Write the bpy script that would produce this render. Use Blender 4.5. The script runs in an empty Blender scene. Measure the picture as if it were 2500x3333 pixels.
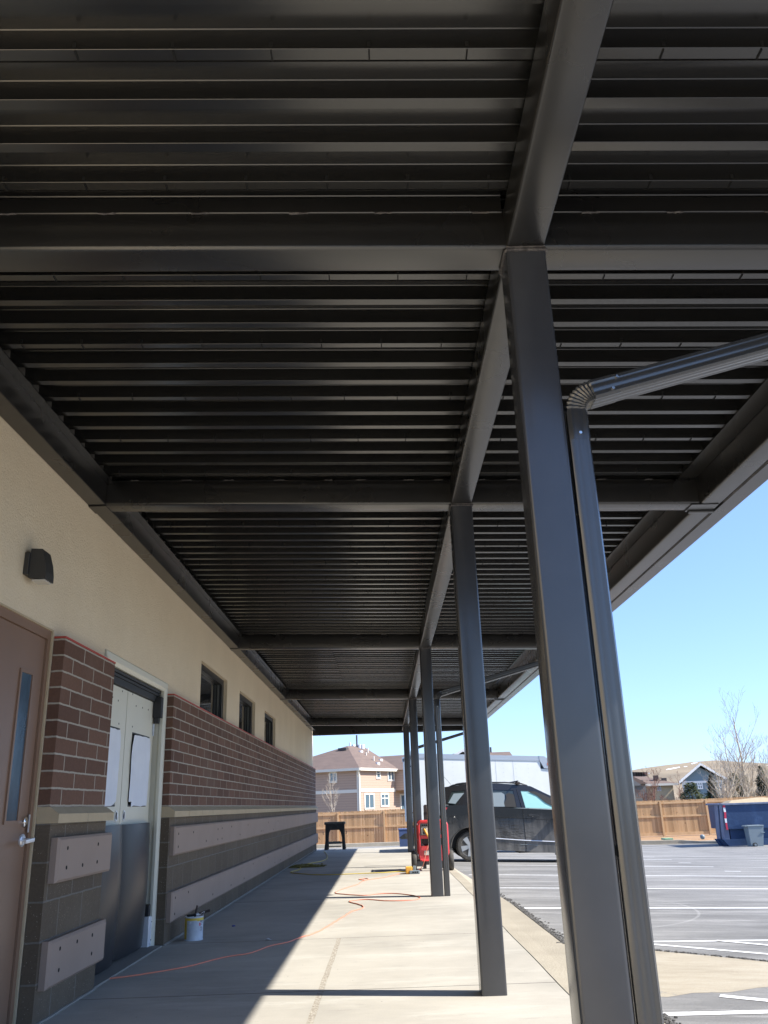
import bpy, bmesh, math, random
from mathutils import Vector, Matrix
from mathutils.bvhtree import BVHTree
random.seed(7)
S = bpy.context.scene
C = S.collection
# ------------------------------------------------------------------ camera
FPX = 2714.0; PX, PY = 1250.0, 1666.5; H = 1.067
def _d(x, y): return Vector((x-PX, -(y-PY), -FPX))
_Z = _d(980, -6030).normalized()
_Y = _d(1255, 2623); _Y = (_Y - _Z*_Y.dot(_Z)).normalized()
_X = _Y.cross(_Z)
R = Matrix((_X, _Y, _Z))
O = Vector((0, 0, H))
cd = bpy.data.cameras.new('camera'); cam = bpy.data.objects.new('camera', cd); C.objects.link(cam)
cam.matrix_world = Matrix.Translation(O) @ R.to_4x4()
cd.sensor_fit = 'VERTICAL'; cd.sensor_height = 24.0; cd.lens = FPX/3333.0*24.0
cd.clip_start = 0.05; cd.clip_end = 6000
S.camera = cam
# ------------------------------------------------------------------ light
SUN = Vector((1, -0.195, 0.897)).normalized()
el = math.asin(SUN.z); az = math.atan2(SUN.x, SUN.y)
w = bpy.data.worlds.new('World'); S.world = w; w.use_nodes = True
nt = w.node_tree; bg = nt.nodes['Background']
sky = nt.nodes.new('ShaderNodeTexSky'); sky.sky_type = 'NISHITA'; sky.sun_disc = False
sky.sun_elevation = el; sky.sun_rotation = az; sky.altitude = 1600; sky.air_density = 1.0; sky.dust_density = 0.6; sky.ozone_density = 1.2
gm = nt.nodes.new('ShaderNodeGamma'); gm.inputs[1].default_value = .62; nt.links.new(sky.outputs[0], gm.inputs[0])
mx = nt.nodes.new('ShaderNodeMix'); mx.data_type = 'RGBA'; mx.blend_type = 'MULTIPLY'; mx.inputs[0].default_value = 1; mx.inputs[7].default_value = (1.0, 1.30, 1.86, 1)
nt.links.new(gm.outputs[0], mx.inputs[6]); nt.links.new(mx.outputs[2], bg.inputs[0]); bg.inputs[1].default_value = 0.128
sl = bpy.data.lights.new('sun', 'SUN'); sl.energy = 4.35; sl.angle = math.radians(0.55); sl.color = (1, 0.95, 0.86)
so = bpy.data.objects.new('sun', sl); C.objects.link(so)
so.rotation_euler = SUN.to_track_quat('Z', 'Y').to_euler()
S.view_settings.view_transform = 'Standard'; S.view_settings.look = 'None'
S.view_settings.exposure = 1.16; S.view_settings.gamma = 1
S.render.engine = 'CYCLES'
# ------------------------------------------------------------------ pixel -> point helpers (photo pixels, real distances)
def ray(x, y): return R @ _d(x, y)
def hit(x, y, ax, v):
    r = ray(x, y); t = (v-O[ax])/r[ax]; return O+r*t
def atY(x, y, Y): return hit(x, y, 1, Y)
def plane(x, y, p0, n):
    r = ray(x, y); return O+r*((p0-O).dot(n)/r.dot(n))
c1 = lambda x, y: (x*.6476, 1900+y*.6478)
c2 = lambda x, y: (500+x*.3617, 2050+y*.3617)
c3 = lambda x, y: (980+x*.3134, 2350+y*.3135)
c4 = lambda x, y: (1350+x*.3315, 2400+y*.3315)
c5 = lambda x, y: (1980+x*.3134, 2300+y*.3135)
c6 = lambda x, y: (600+x*.5425, 2700+y*.5425)
c7 = lambda x, y: (1500+x*.6028, 2600+y*.6028)
def clamp(v, a, b): return max(a, min(b, v))
def zslab(Y):
    t = clamp((Y-12)/11, 0, 1); return -.035*t*t*(3-2*t)
def zlot(X, Y):
    cap = 45-9*clamp((X-3)/9, 0, 1)
    return -.02-.0215*clamp(Y-10.5, 0, cap-10.5)-.038*clamp(X-1.36, 0, 10.6)
def lothit(px, py):
    r = ray(px, py); t = 2/abs(r.y)
    for i in range(4000):
        p = O+r*t
        if p.z < zlot(p.x, p.y): return Vector((p.x, p.y, zlot(p.x, p.y)))
        t += .02/abs(r.y)
    return p
# ------------------------------------------------------------------ materials
def mat(name, col, rough=.6, metal=0, spec=.5, noise=None, bump=None, coat=0):
    m = bpy.data.materials.new(name); m.use_nodes = True; t = m.node_tree; b = t.nodes['Principled BSDF']
    b.inputs['Base Color'].default_value = (*col, 1); b.inputs['Roughness'].default_value = rough
    b.inputs['Metallic'].default_value = metal; b.inputs['Specular IOR Level'].default_value = spec
    if coat: b.inputs['Coat Weight'].default_value = coat
    tc = t.nodes.new('ShaderNodeTexCoord')
    if noise:   # (scale, colour2, lo, hi[, stretch])
        n = t.nodes.new('ShaderNodeTexNoise'); n.inputs['Scale'].default_value = noise[0]; n.inputs['Detail'].default_value = 6; n.inputs['Roughness'].default_value = .6
        src = tc.outputs['Object']
        if len(noise) > 4:
            mp = t.nodes.new('ShaderNodeMapping'); mp.inputs['Scale'].default_value = noise[4]; t.links.new(src, mp.inputs[0]); src = mp.outputs[0]
        t.links.new(src, n.inputs['Vector'])
        r = t.nodes.new('ShaderNodeValToRGB'); r.color_ramp.elements[0].position = noise[2]; r.color_ramp.elements[1].position = noise[3]
        r.color_ramp.elements[0].color = (*col, 1); r.color_ramp.elements[1].color = (*noise[1], 1)
        t.links.new(n.outputs[0], r.inputs[0]); t.links.new(r.outputs[0], b.inputs['Base Color'])
    if bump:    # (scale, strength, distance)
        n = t.nodes.new('ShaderNodeTexNoise'); n.inputs['Scale'].default_value = bump[0]; n.inputs['Detail'].default_value = 8
        t.links.new(tc.outputs['Object'], n.inputs['Vector'])
        bp = t.nodes.new('ShaderNodeBump'); bp.inputs['Strength'].default_value = bump[1]; bp.inputs['Distance'].default_value = bump[2] if len(bump) > 2 else .01
        t.links.new(n.outputs[0], bp.inputs['Height']); t.links.new(bp.outputs[0], b.inputs['Normal'])
    return m
def mixcol(t, a, b, fac, mode='MIX'):
    n = t.nodes.new('ShaderNodeMix'); n.data_type = 'RGBA'; n.blend_type = mode
    for i, v in ((0, fac), (6, a), (7, b)):
        if hasattr(v, 'links') or isinstance(v, bpy.types.NodeSocket): t.links.new(v, n.inputs[i])
        elif i == 0: n.inputs[0].default_value = v
        else: n.inputs[i].default_value = (*v, 1)
    return n.outputs[2]
def mth(t, op, a, b=None, c=None):
    n = t.nodes.new('ShaderNodeMath'); n.operation = op
    for i, v in enumerate((a, b, c)):
        if v is None: continue
        if isinstance(v, bpy.types.NodeSocket): t.links.new(v, n.inputs[i])
        else: n.inputs[i].default_value = v
    return n.outputs[0]
def noise(t, vec, scale, detail=6, rough=.6):
    n = t.nodes.new('ShaderNodeTexNoise'); n.inputs['Scale'].default_value = scale; n.inputs['Detail'].default_value = detail; n.inputs['Roughness'].default_value = rough
    t.links.new(vec, n.inputs['Vector']); return n.outputs[0]
def mapped(t, vec, sc=(1, 1, 1), rot=(0, 0, 0), loc=(0, 0, 0)):
    m = t.nodes.new('ShaderNodeMapping'); m.inputs['Scale'].default_value = sc; m.inputs['Rotation'].default_value = rot; m.inputs['Location'].default_value = loc
    t.links.new(vec, m.inputs[0]); return m.outputs[0]
def ramp(t, v, stops):
    r = t.nodes.new('ShaderNodeValToRGB'); e = r.color_ramp.elements
    while len(e) < len(stops): e.new(.5)
    for i, (p, c) in enumerate(stops): e[i].position = p; e[i].color = (*c, 1) if len(c) == 3 else c
    t.links.new(v, r.inputs[0]); return r.outputs[0]
def newmat(name):
    m = bpy.data.materials.new(name); m.use_nodes = True; t = m.node_tree; b = t.nodes['Principled BSDF']
    tc = t.nodes.new('ShaderNodeTexCoord'); return m, t, b, tc.outputs['Object']
def setbump(t, b, h, s=.5, d=.01):
    bp = t.nodes.new('ShaderNodeBump'); bp.inputs['Strength'].default_value = s; bp.inputs['Distance'].default_value = d
    t.links.new(h, bp.inputs['Height']); t.links.new(bp.outputs[0], b.inputs['Normal'])

def brickmat(name, w, h, mortar, c1_, c2_, cm, off=.5, zoff=0, yoff=0, bump=.6, speck=None, rough=.85):
    m, t, b, ob = newmat(name)
    sx = t.nodes.new('ShaderNodeSeparateXYZ'); t.links.new(ob, sx.inputs[0])
    ge = t.nodes.new('ShaderNodeNewGeometry'); sn = t.nodes.new('ShaderNodeSeparateXYZ'); t.links.new(ge.outputs['True Normal'], sn.inputs[0])
    en = mth(t, 'GREATER_THAN', mth(t, 'ABSOLUTE', sn.outputs[1]), .7)          # end faces show one stretcher end, no upright joint
    yy = mth(t, 'ADD', mth(t, 'MULTIPLY', sx.outputs[1], mth(t, 'SUBTRACT', 1, en)), mth(t, 'MULTIPLY', en, 5.22))
    u = mth(t, 'ADD', yy, yoff)
    v = mth(t, 'ADD', sx.outputs[2], zoff)
    # slightly wavy mortar
    nv = noise(t, ob, 9, 3); u = mth(t, 'ADD', u, mth(t, 'MULTIPLY', mth(t, 'SUBTRACT', nv, .5), .008)); v = mth(t, 'ADD', v, mth(t, 'MULTIPLY', mth(t, 'SUBTRACT', noise(t, ob, 14, 3), .5), .01))
    cb = t.nodes.new('ShaderNodeCombineXYZ'); t.links.new(u, cb.inputs[0]); t.links.new(v, cb.inputs[1])
    br = t.nodes.new('ShaderNodeTexBrick'); t.links.new(cb.outputs[0], br.inputs['Vector'])
    br.offset = off; br.inputs['Scale'].default_value = 1; br.inputs['Brick Width'].default_value = w; br.inputs['Row Height'].default_value = h
    br.inputs['Mortar Size'].default_value = mortar; br.inputs['Mortar Smooth'].default_value = .2; br.inputs['Bias'].default_value = 0
    br.inputs['Color1'].default_value = (*c1_, 1); br.inputs['Color2'].default_value = (*c2_, 1); br.inputs['Mortar'].default_value = (*cm, 1)
    n = noise(t, ob, 60, 5)
    col = mixcol(t, br.outputs['Color'], (0, 0, 0), mth(t, 'MULTIPLY', mth(t, 'SUBTRACT', 1, n), .42))
    big = noise(t, ob, 1.1, 4); col = mixcol(t, col, (.30, .26, .21), mth(t, 'MULTIPLY', mth(t, 'MAXIMUM', mth(t, 'SUBTRACT', big, .5), 0), .5))
    if speck:
        vo = t.nodes.new('ShaderNodeTexVoronoi'); vo.inputs['Scale'].default_value = speck[0]; t.links.new(ob, vo.inputs['Vector'])
        k = mth(t, 'MULTIPLY', mth(t, 'LESS_THAN', vo.outputs['Distance'], speck[1]), mth(t, 'GREATER_THAN', noise(t, ob, 25, 2), .52))
        col = mixcol(t, col, speck[2], k)
    t.links.new(col, b.inputs['Base Color']); b.inputs['Roughness'].default_value = rough; b.inputs['Specular IOR Level'].default_value = .25
    hgt = mth(t, 'ADD', mth(t, 'MULTIPLY', mth(t, 'SUBTRACT', 1, br.outputs['Fac']), 1), mth(t, 'MULTIPLY', n, .25))
    setbump(t, b, hgt, bump, .006)
    return m

M = {}
# dark bronze semi-gloss steel paint
def paint(name, col, r0=.34, sp=1.0):
    m, t, b, ob = newmat(name)
    n = noise(t, ob, 3.5, 4); t.links.new(ramp(t, n, [(.3, tuple(x*.9 for x in col)), (.75, tuple(x*1.12 for x in col))]), b.inputs['Base Color'])
    t.links.new(mth(t, 'MULTIPLY_ADD', noise(t, ob, 1.6, 3), .10, r0-.05), b.inputs['Roughness'])
    b.inputs['Specular IOR Level'].default_value = sp
    setbump(t, b, noise(t, ob, 260, 3), .10, .0015)
    return m
M['steel'] = paint('bronze_paint_shaded', (.0125, .012, .0118), .28)  # beam copy of the canopy paint, darkened to carry the shade overhead
M['steel_lit'] = paint('bronze_paint_lit', (.038, .040, .046), .2, .8)  # same paint as the beams, lightened to carry the light on the columns
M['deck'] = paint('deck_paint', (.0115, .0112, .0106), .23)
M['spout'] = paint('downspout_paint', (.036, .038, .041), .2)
M['slot'] = mat('slot_black', (.004, .004, .004), .9)
M['weld'] = mat('weld_bead', (.13, .12, .115), .45, noise=(60, (.05, .045, .045), .35, .6), bump=(180, 1, .006))
M['screw'] = mat('bright_screw', (.7, .7, .68), .25, 1)
M['roof_top'] = mat('roof_membrane', (.35, .34, .32), .8)
def stuccomat():
    m, t, b, ob = newmat('tan_stucco')
    c = ramp(t, noise(t, ob, 1.1, 5), [(.3, (.70, .585, .42)), (.7, (.765, .65, .475))])
    c = mixcol(t, c, (.44, .36, .24), mth(t, 'MULTIPLY', noise(t, ob, 45, 4), .28))
    c = mixcol(t, c, (.50, .43, .31), mth(t, 'MULTIPLY', ramp(t, noise(t, mapped(t, ob, (1, 1.4, .5)), 1.2, 5), [(.5, (0, 0, 0)), (.75, (1, 1, 1))]), .16))
    t.links.new(c, b.inputs['Base Color']); b.inputs['Roughness'].default_value = .93; b.inputs['Specular IOR Level'].default_value = .15
    setbump(t, b, mth(t, 'ADD', noise(t, ob, 70, 6), mth(t, 'MULTIPLY', noise(t, ob, 4, 3), 1.2)), .8, .008); return m
M['stucco'] = stuccomat()
M['brick'] = brickmat('brown_block_brick', .394, .0977, .0062, (.205, .112, .076), (.138, .074, .052), (.47, .42, .345), yoff=-5.5175-.0+.394*.0, zoff=-1.1336+.0977*.0)
M['cmu'] = brickmat('split_face_block', .40, .2067, .006, (.165, .127, .088), (.135, .103, .072), (.22, .20, .17), bump=.9, speck=(75, .16, (.34, .29, .23)))
M['panel'] = mat('mauve_foam_panel', (.335, .255, .205), .8, spec=.3, noise=(2.2, (.30, .228, .182), .3, .7), bump=(130, .2, .002))
M['sill'] = mat('buff_cast_stone', (.50, .40, .26), .85, spec=.25, noise=(5, (.42, .335, .22), .3, .75), bump=(140, .4, .003))
M['joint'] = mat('mortar_joint', (.26, .24, .21), .9)
M['red_edge'] = mat('red_edge', (.42, .055, .035), .6)
M['brown_door'] = mat('brown_door_paint', (.225, .132, .082), .42, noise=(2, (.20, .118, .073), .3, .7), bump=(400, .08, .001))
M['door_paint'] = mat('cream_door_paint', (.68, .65, .53), .45, noise=(1.2, (.62, .595, .49), .3, .7), bump=(300, .05, .001))
M['black_rubber'] = mat('black_rubber', (.02, .021, .023), .55)
M['kick'] = mat('grey_impact_panel', (.026, .027, .030), .32, 0, .3, noise=(3, (.020, .021, .024), .3, .7))
M['alu'] = mat('aluminium', (.80, .81, .84), .38, .55, bump=(200, .05, .001))
M['white_metal'] = mat('satin_lever', (.8, .8, .82), .3, .6)
M['paper'] = mat('white_paper', (.74, .77, .82), .85, noise=(4, (.66, .69, .75), .3, .7), bump=(9, .5, .02))
M['glass_dark'] = mat('dark_window_glass', (.012, .014, .016), .03, 0, 1.0)
M['winframe'] = mat('black_window_frame', (.012, .013, .013), .38)
def glass(name, tint, rough=.0, a=.5):
    m, t, b, ob = newmat(name); b.inputs['Base Color'].default_value = (*tint, 1); b.inputs['Roughness'].default_value = .03
    b.inputs['Transmission Weight'].default_value = 0; b.inputs['Alpha'].default_value = a; b.inputs['Specular IOR Level'].default_value = .9
    return m
M['strip_glass'] = mat('door_lite_glass', (.035, .06, .085), .08, 0, 1.0, noise=(3, (.10, .15, .2), .35, .7, (1, 1, .6)))  # paler noise streaks painted in place of reflections
# concrete slab with joints
def slabmat():
    m, t, b, ob = newmat('broom_concrete')
    sx = t.nodes.new('ShaderNodeSeparateXYZ'); t.links.new(ob, sx.inputs[0])
    n1 = noise(t, ob, .55, 5, .65); n2 = noise(t, mapped(t, ob, (1, 6, 1)), 2.2, 6, .7); n3 = noise(t, ob, 90, 4)
    base = ramp(t, n1, [(.30, (.345, .325, .285)), (.5, (.45, .42, .365)), (.7, (.53, .50, .435))])
    n4 = noise(t, mapped(t, ob, (.6, 2.5, 1), (0, 0, .2)), 1.3, 7, .75); base = mixcol(t, base, (.58, .56, .50), mth(t, 'MULTIPLY', ramp(t, n4, [(.52, (0, 0, 0)), (.66, (1, 1, 1))]), .55)); br_ = noise(t, mapped(t, ob, (4, 160, 1)), 2, 3); base = mixcol(t, base, (.25, .24, .215), mth(t, 'MULTIPLY', ramp(t, br_, [(.5, (0, 0, 0)), (.7, (1, 1, 1))]), .22))
    base = mixcol(t, base, (.27, .255, .235), mth(t, 'MULTIPLY', mth(t, 'GREATER_THAN', n2, .63), .32))
    base = mixcol(t, base, (.56, .53, .47), mth(t, 'MULTIPLY', mth(t, 'LESS_THAN', n2, .33), .35))
    base = mixcol(t, base, (.22, .21, .19), mth(t, 'MULTIPLY', mth(t, 'SUBTRACT', n3, .35), .35))
    # pitting specks
    vo = t.nodes.new('ShaderNodeTexVoronoi'); vo.inputs['Scale'].default_value = 7; t.links.new(ob, vo.inputs['Vector'])
    base = mixcol(t, base, (.12, .11, .10), mth(t, 'MULTIPLY', mth(t, 'LESS_THAN', vo.outputs['Distance'], .035), .7))
    g = None; y = sx.outputs[1]; x = sx.outputs[0]
    wob = mth(t, 'MULTIPLY', mth(t, 'SUBTRACT', noise(t, ob, 3, 3), .5), .012)
    for yk, wk in ((5.86, .007), (8.05, .007), (11.36, .012), (16.8, .02), (22.25, .014), (3.4, .006), (.6, .006)):
        d = mth(t, 'LESS_THAN', mth(t, 'ABSOLUTE', mth(t, 'SUBTRACT', mth(t, 'ADD', y, wob), yk)), wk)
        g = d if g is None else mth(t, 'MAXIMUM', g, d)
    gx = mth(t, 'LESS_THAN', mth(t, 'ABSOLUTE', mth(t, 'SUBTRACT', mth(t, 'ADD', x, wob), -.437)), .019)
    gx = mth(t, 'MULTIPLY', gx, mth(t, 'LESS_THAN', y, 8.05))
    col = mixcol(t, base, (.085, .08, .075), mth(t, 'MULTIPLY', g, .8))
    fill = ramp(t, noise(t, ob, 55, 3), [(.40, (.24, .21, .17)), (.52, (.36, .32, .26)), (.66, (.55, .51, .44))])
    col = mixcol(t, col, fill, mth(t, 'MULTIPLY', gx, .85))
    t.links.new(col, b.inputs['Base Color']); b.inputs['Roughness'].default_value = .88; b.inputs['Specular IOR Level'].default_value = .25
    hg = mth(t, 'SUBTRACT', mth(t, 'ADD', mth(t, 'MULTIPLY', n3, .12), mth(t, 'MULTIPLY', n2, .1)), mth(t, 'MAXIMUM', g, mth(t, 'MULTIPLY', gx, .5)))
    setbump(t, b, hg, .5, .012)
    return m
M['slab'] = slabmat()
M['curb'] = mat('tan_concrete', (.41, .365, .29), .9, spec=.2, noise=(1.6, (.32, .285, .225), .35, .7), bump=(60, .5, .01))
def asphaltmat():
    m, t, b, ob = newmat('asphalt')
    n1 = noise(t, mapped(t, ob, (.35, 1.6, 1)), 1.1, 8, .7); n2 = noise(t, ob, 160, 3); n3 = noise(t, mapped(t, ob, (.5, 5, 1)), 1.6, 7, .75)
    c = ramp(t, n1, [(.3, (.125, .122, .118)), (.5, (.225, .22, .212)), (.70, (.36, .35, .335))])
    c = mixcol(t, c, (.44, .425, .41), mth(t, 'MULTIPLY', ramp(t, n3, [(.54, (0, 0, 0)), (.68, (1, 1, 1))]), .75))
    c = mixcol(t, c, (.09, .09, .09), mth(t, 'MULTIPLY', mth(t, 'GREATER_THAN', n2, .57), .5))
    # faint tyre arcs
    vo = t.nodes.new('ShaderNodeVectorMath'); vo.operation = 'DISTANCE'; t.links.new(ob, vo.inputs[0]); vo.inputs[1].default_value = (1.2, 10.2, -.2)
    for rr in (1.62, 2.12, 6.4):
        k = mth(t, 'LESS_THAN', mth(t, 'ABSOLUTE', mth(t, 'SUBTRACT', vo.outputs['Value'], rr)), .014)
        c = mixcol(t, c, (.50, .49, .47), mth(t, 'MULTIPLY', k, mth(t, 'MULTIPLY', n3, .45)))
    t.links.new(c, b.inputs['Base Color']); b.inputs['Roughness'].default_value = .85; b.inputs['Specular IOR Level'].default_value = .3
    setbump(t, b, mth(t, 'ADD', mth(t, 'MULTIPLY', n2, .6), n3), .5, .01)
    return m
M['asphalt'] = asphaltmat()
def apronmat():
    m, t, b, ob = newmat('stained_concrete')
    n = noise(t, mapped(t, ob, (.7, 2.2, 1)), 1.8, 8, .7); n2 = noise(t, ob, 5.5, 7, .75); n3 = noise(t, ob, 120, 3)
    c = ramp(t, n, [(.3, (.31, .27, .205)), (.5, (.41, .36, .28)), (.7, (.46, .42, .34))])
    sx = t.nodes.new('ShaderNodeSeparateXYZ'); t.links.new(ob, sx.inputs[0])
    low = mth(t, 'MULTIPLY', mth(t, 'SUBTRACT', 6.05, sx.outputs[1]), 1.1)
    k = mth(t, 'MULTIPLY', mth(t, 'MAXIMUM', low, 0), 1.0); k = mth(t, 'GREATER_THAN', mth(t, 'ADD', mth(t, 'MULTIPLY', k, .5), n2), .80)
    c = mixcol(t, c, (.25, .245, .235), mth(t, 'MULTIPLY', k, .85))
    c = mixcol(t, c, (.26, .23, .18), mth(t, 'MULTIPLY', mth(t, 'GREATER_THAN', n3, .58), .4))
    t.links.new(c, b.inputs['Base Color']); b.inputs['Roughness'].default_value = .9; b.inputs['Specular IOR Level'].default_value = .2
    setbump(t, b, mth(t, 'ADD', n3, n2), .5, .008); return m
M['apron'] = apronmat()
M['crumb'] = mat('asphalt_crumble', (.08, .077, .074), .95, noise=(70, (.20, .19, .175), .4, .65), bump=(90, 1, .02))
M['line'] = mat('white_road_paint', (.86, .86, .86), .7, noise=(14, (.60, .60, .60), .45, .75), bump=(150, .3, .004))
M['dirt'] = mat('bare_dirt', (.42, .26, .14), .95, noise=(1.4, (.30, .175, .09), .35, .65), bump=(8, .7, .05))
M['ground'] = mat('dry_grass_ground', (.26, .20, .11), .95, noise=(.5, (.19, .15, .08), .35, .65))
def woodmat(name, a, b2, sc):
    m, t, b, ob = newmat(name)
    sx = t.nodes.new('ShaderNodeSeparateXYZ'); t.links.new(ob, sx.inputs[0])
    n = noise(t, mapped(t, ob, (1, 1, .08)), 8, 6, .7)
    fl = mth(t, 'FLOOR', mth(t, 'MULTIPLY', sx.outputs[0], 1/.14)); wn = t.nodes.new('ShaderNodeTexWhiteNoise'); wn.noise_dimensions = '1D'; t.links.new(fl, wn.inputs['W'])
    c = ramp(t, n, [(.3, a), (.7, b2)])
    c = mixcol(t, c, tuple(x*.62 for x in a), mth(t, 'MULTIPLY', wn.outputs[0], .75))
    kn = mth(t, 'GREATER_THAN', noise(t, mapped(t, ob, (1, 1, .6)), 5.5, 2), .70)
    c = mixcol(t, c, (.10, .045, .02), mth(t, 'MULTIPLY', kn, .7))
    t.links.new(c, b.inputs['Base Color']); b.inputs['Roughness'].default_value = .8
    return m
M['wood'] = woodmat('cedar_pickets', (.47, .29, .14), (.60, .40, .22), 1)
M['post'] = mat('cedar_post', (.62, .42, .23), .75, noise=(5, (.50, .33, .17), .3, .7, (1, 1, .15)))
def siding(name, col, h=.18):
    m, t, b, ob = newmat(name); sx = t.nodes.new('ShaderNodeSeparateXYZ'); t.links.new(ob, sx.inputs[0])
    f = mth(t, 'FRACT', mth(t, 'MULTIPLY', sx.outputs[2], 1/h))
    t.links.new(mixcol(t, col, tuple(c*.72 for c in col), mth(t, 'LESS_THAN', f, .14)), b.inputs['Base Color']); b.inputs['Roughness'].default_value = .8
    setbump(t, b, f, .5, .03); return m
M['tan_siding'] = siding('tan_lap_siding', (.44, .32, .25), .28)
M['beige_siding'] = siding('beige_lap_siding', (.85, .66, .42))
M['blue_siding'] = siding('blue_lap_siding', (.19, .27, .33))
M['grey_siding'] = siding('grey_lap_siding', (.19, .19, .19))
M['trim'] = mat('white_trim', (.72, .68, .60), .6)
M['white'] = mat('white_paint', (.82, .83, .84), .5)
M['shingle'] = mat('brown_shingles', (.19, .135, .11), .9, noise=(.8, (.145, .105, .088), .3, .7, (1, 1, 6)), bump=(9, .6, .05))
M['shingle2'] = mat('grey_shingles', (.17, .155, .15), .9, noise=(.8, (.13, .12, .115), .3, .7))
M['house_glass'] = mat('house_glass', (.10, .15, .19), .08, 0, .9)
M['dark_pipe'] = mat('vent_pipe', (.06, .05, .05), .6)
M['hill'] = mat('dry_grass_hill', (.33, .255, .165), .95, noise=(.012, (.24, .185, .12), .35, .65, (1, 1, 3)), bump=(.05, .4, 4))
M['snow'] = mat('snow_patch', (.85, .87, .9), .8)
M['bark'] = mat('pale_bark', (.56, .50, .40), .85, noise=(8, (.40, .35, .27), .4, .6))
M['bark_red'] = mat('reddish_twigs', (.27, .13, .09), .9)
M['bark_dark'] = mat('dark_bark', (.10, .07, .045), .9)
M['needle'] = mat('pine_needles', (.058, .078, .030), .8, noise=(1.1, (.105, .12, .050), .4, .6))
M['needle_blue'] = mat('spruce_needles', (.045, .062, .034), .8, noise=(1.1, (.085, .105, .055), .4, .6))
M['suv'] = mat('dusty_black_paint', (.018, .018, .019), .22, 0, .5, coat=.5)
def suvmat():
    m, t, b, ob = newmat('dusty_black_body')
    sx = t.nodes.new('ShaderNodeSeparateXYZ'); t.links.new(ob, sx.inputs[0])
    n = noise(t, mapped(t, ob, (4, 4, .7)), 2.2, 8, .7); n2 = noise(t, ob, 1.6, 5)
    low = mth(t, 'SUBTRACT', 1.0, mth(t, 'MULTIPLY', sx.outputs[2], 1.0))
    k = mth(t, 'MULTIPLY', mth(t, 'MULTIPLY', n, n2), mth(t, 'MAXIMUM', low, .1))
    k = ramp(t, k, [(.05, (0, 0, 0)), (.36, (1, 1, 1))])
    t.links.new(mixcol(t, (.008, .008, .009), (.19, .18, .165), k), b.inputs['Base Color'])
    t.links.new(mth(t, 'MULTIPLY_ADD', k, .5, .2), b.inputs['Roughness'])
    dn = t.nodes.new('ShaderNodeVectorMath'); dn.operation = 'DISTANCE'; t.links.new(mapped(t, ob, (1, .3, 2)), dn.inputs[0]); dn.inputs[1].default_value = (3.05, 6.6, .60)
    setbump(t, b, mth(t, 'MULTIPLY', noise(t, mapped(t, ob, (1.5, 1, 4)), 3.2, 3), ramp(t, dn.outputs['Value'], [(.1, (1, 1, 1)), (.75, (0, 0, 0))])), .8, .05)
    return m
M['suvbody'] = suvmat()
M['tyre'] = mat('dusty_tyre', (.045, .043, .04), .85, noise=(12, (.10, .092, .08), .35, .7))
M['rim'] = mat('silver_rim', (.55, .54, .52), .35, .7)
M['chrome'] = mat('chrome', (.8, .8, .8), .12, 1)
M['tint'] = mat('privacy_glass', (.03, .042, .042), .05, 0, .9)
M['green_glass'] = mat('pale_green_glass', (.33, .60, .56), .06, 0, .7)
M['seat'] = mat('dark_interior', (.015, .015, .016), .7)
M['plastic'] = mat('black_plastic', (.02, .021, .022), .5, noise=(9, (.07, .068, .062), .5, .75))
M['red_lens'] = mat('red_lens', (.55, .01, .02), .2, coat=.5)
M['amber'] = mat('amber_lens', (.9, .18, .03), .3)
M['truck_white'] = mat('truck_box_white', (.76, .77, .72), .6, noise=(.9, (.68, .69, .65), .35, .7))
M['truck_rail'] = mat('truck_rail', (.42, .45, .48), .4, .4)
M['red'] = mat('red_enamel', (.62, .045, .05), .35, coat=.3)
M['orange'] = mat('orange_cord', (.72, .25, .16), .5)
M['yellow'] = mat('yellow_cord', (.62, .47, .10), .6)
M['olive'] = mat('olive_cord', (.20, .165, .045), .7)
M['gold'] = mat('orange_plastic', (.85, .42, .06), .5)
M['panelgrey'] = mat('control_panel', (.09, .09, .09), .5)
M['outlet'] = mat('outlet_face', (.62, .60, .52), .5)
M['navy'] = mat('navy_dumpster_paint', (.012, .042, .115), .5, noise=(1.6, (.04, .09, .20), .52, .8), bump=(12, .3, .02))
M['navy_rust'] = mat('scuffed_navy', (.17, .20, .28), .6, noise=(3, (.11, .135, .21), .4, .7))
M['cart'] = mat('grey_blue_plastic', (.20, .245, .27), .5)
M['bluebin'] = mat('blue_plastic', (.10, .155, .34), .5)
M['slate'] = mat('slate_board', (.11, .115, .105), .6)
M['can_metal'] = mat('can_steel', (.66, .72, .80), .35, .15, noise=(20, (.55, .61, .70), .4, .7))
M['can_yellow'] = mat('yellow_label', (.66, .50, .07), .5)
M['can_red'] = mat('red_label_print', (.55, .03, .07), .5)
M['can_ink'] = mat('grey_label_print', (.16, .18, .22), .6)
M['dark_brown'] = mat('dark_brown_fabric', (.055, .04, .035), .85)
M['lamp'] = mat('dark_lamp_housing', (.035, .033, .030), .45)
M['lens'] = mat('lamp_lens', (.55, .52, .46), .15, 0, .8)
M['tape'] = mat('blue_tape', (.02, .06, .35), .5)

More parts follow.
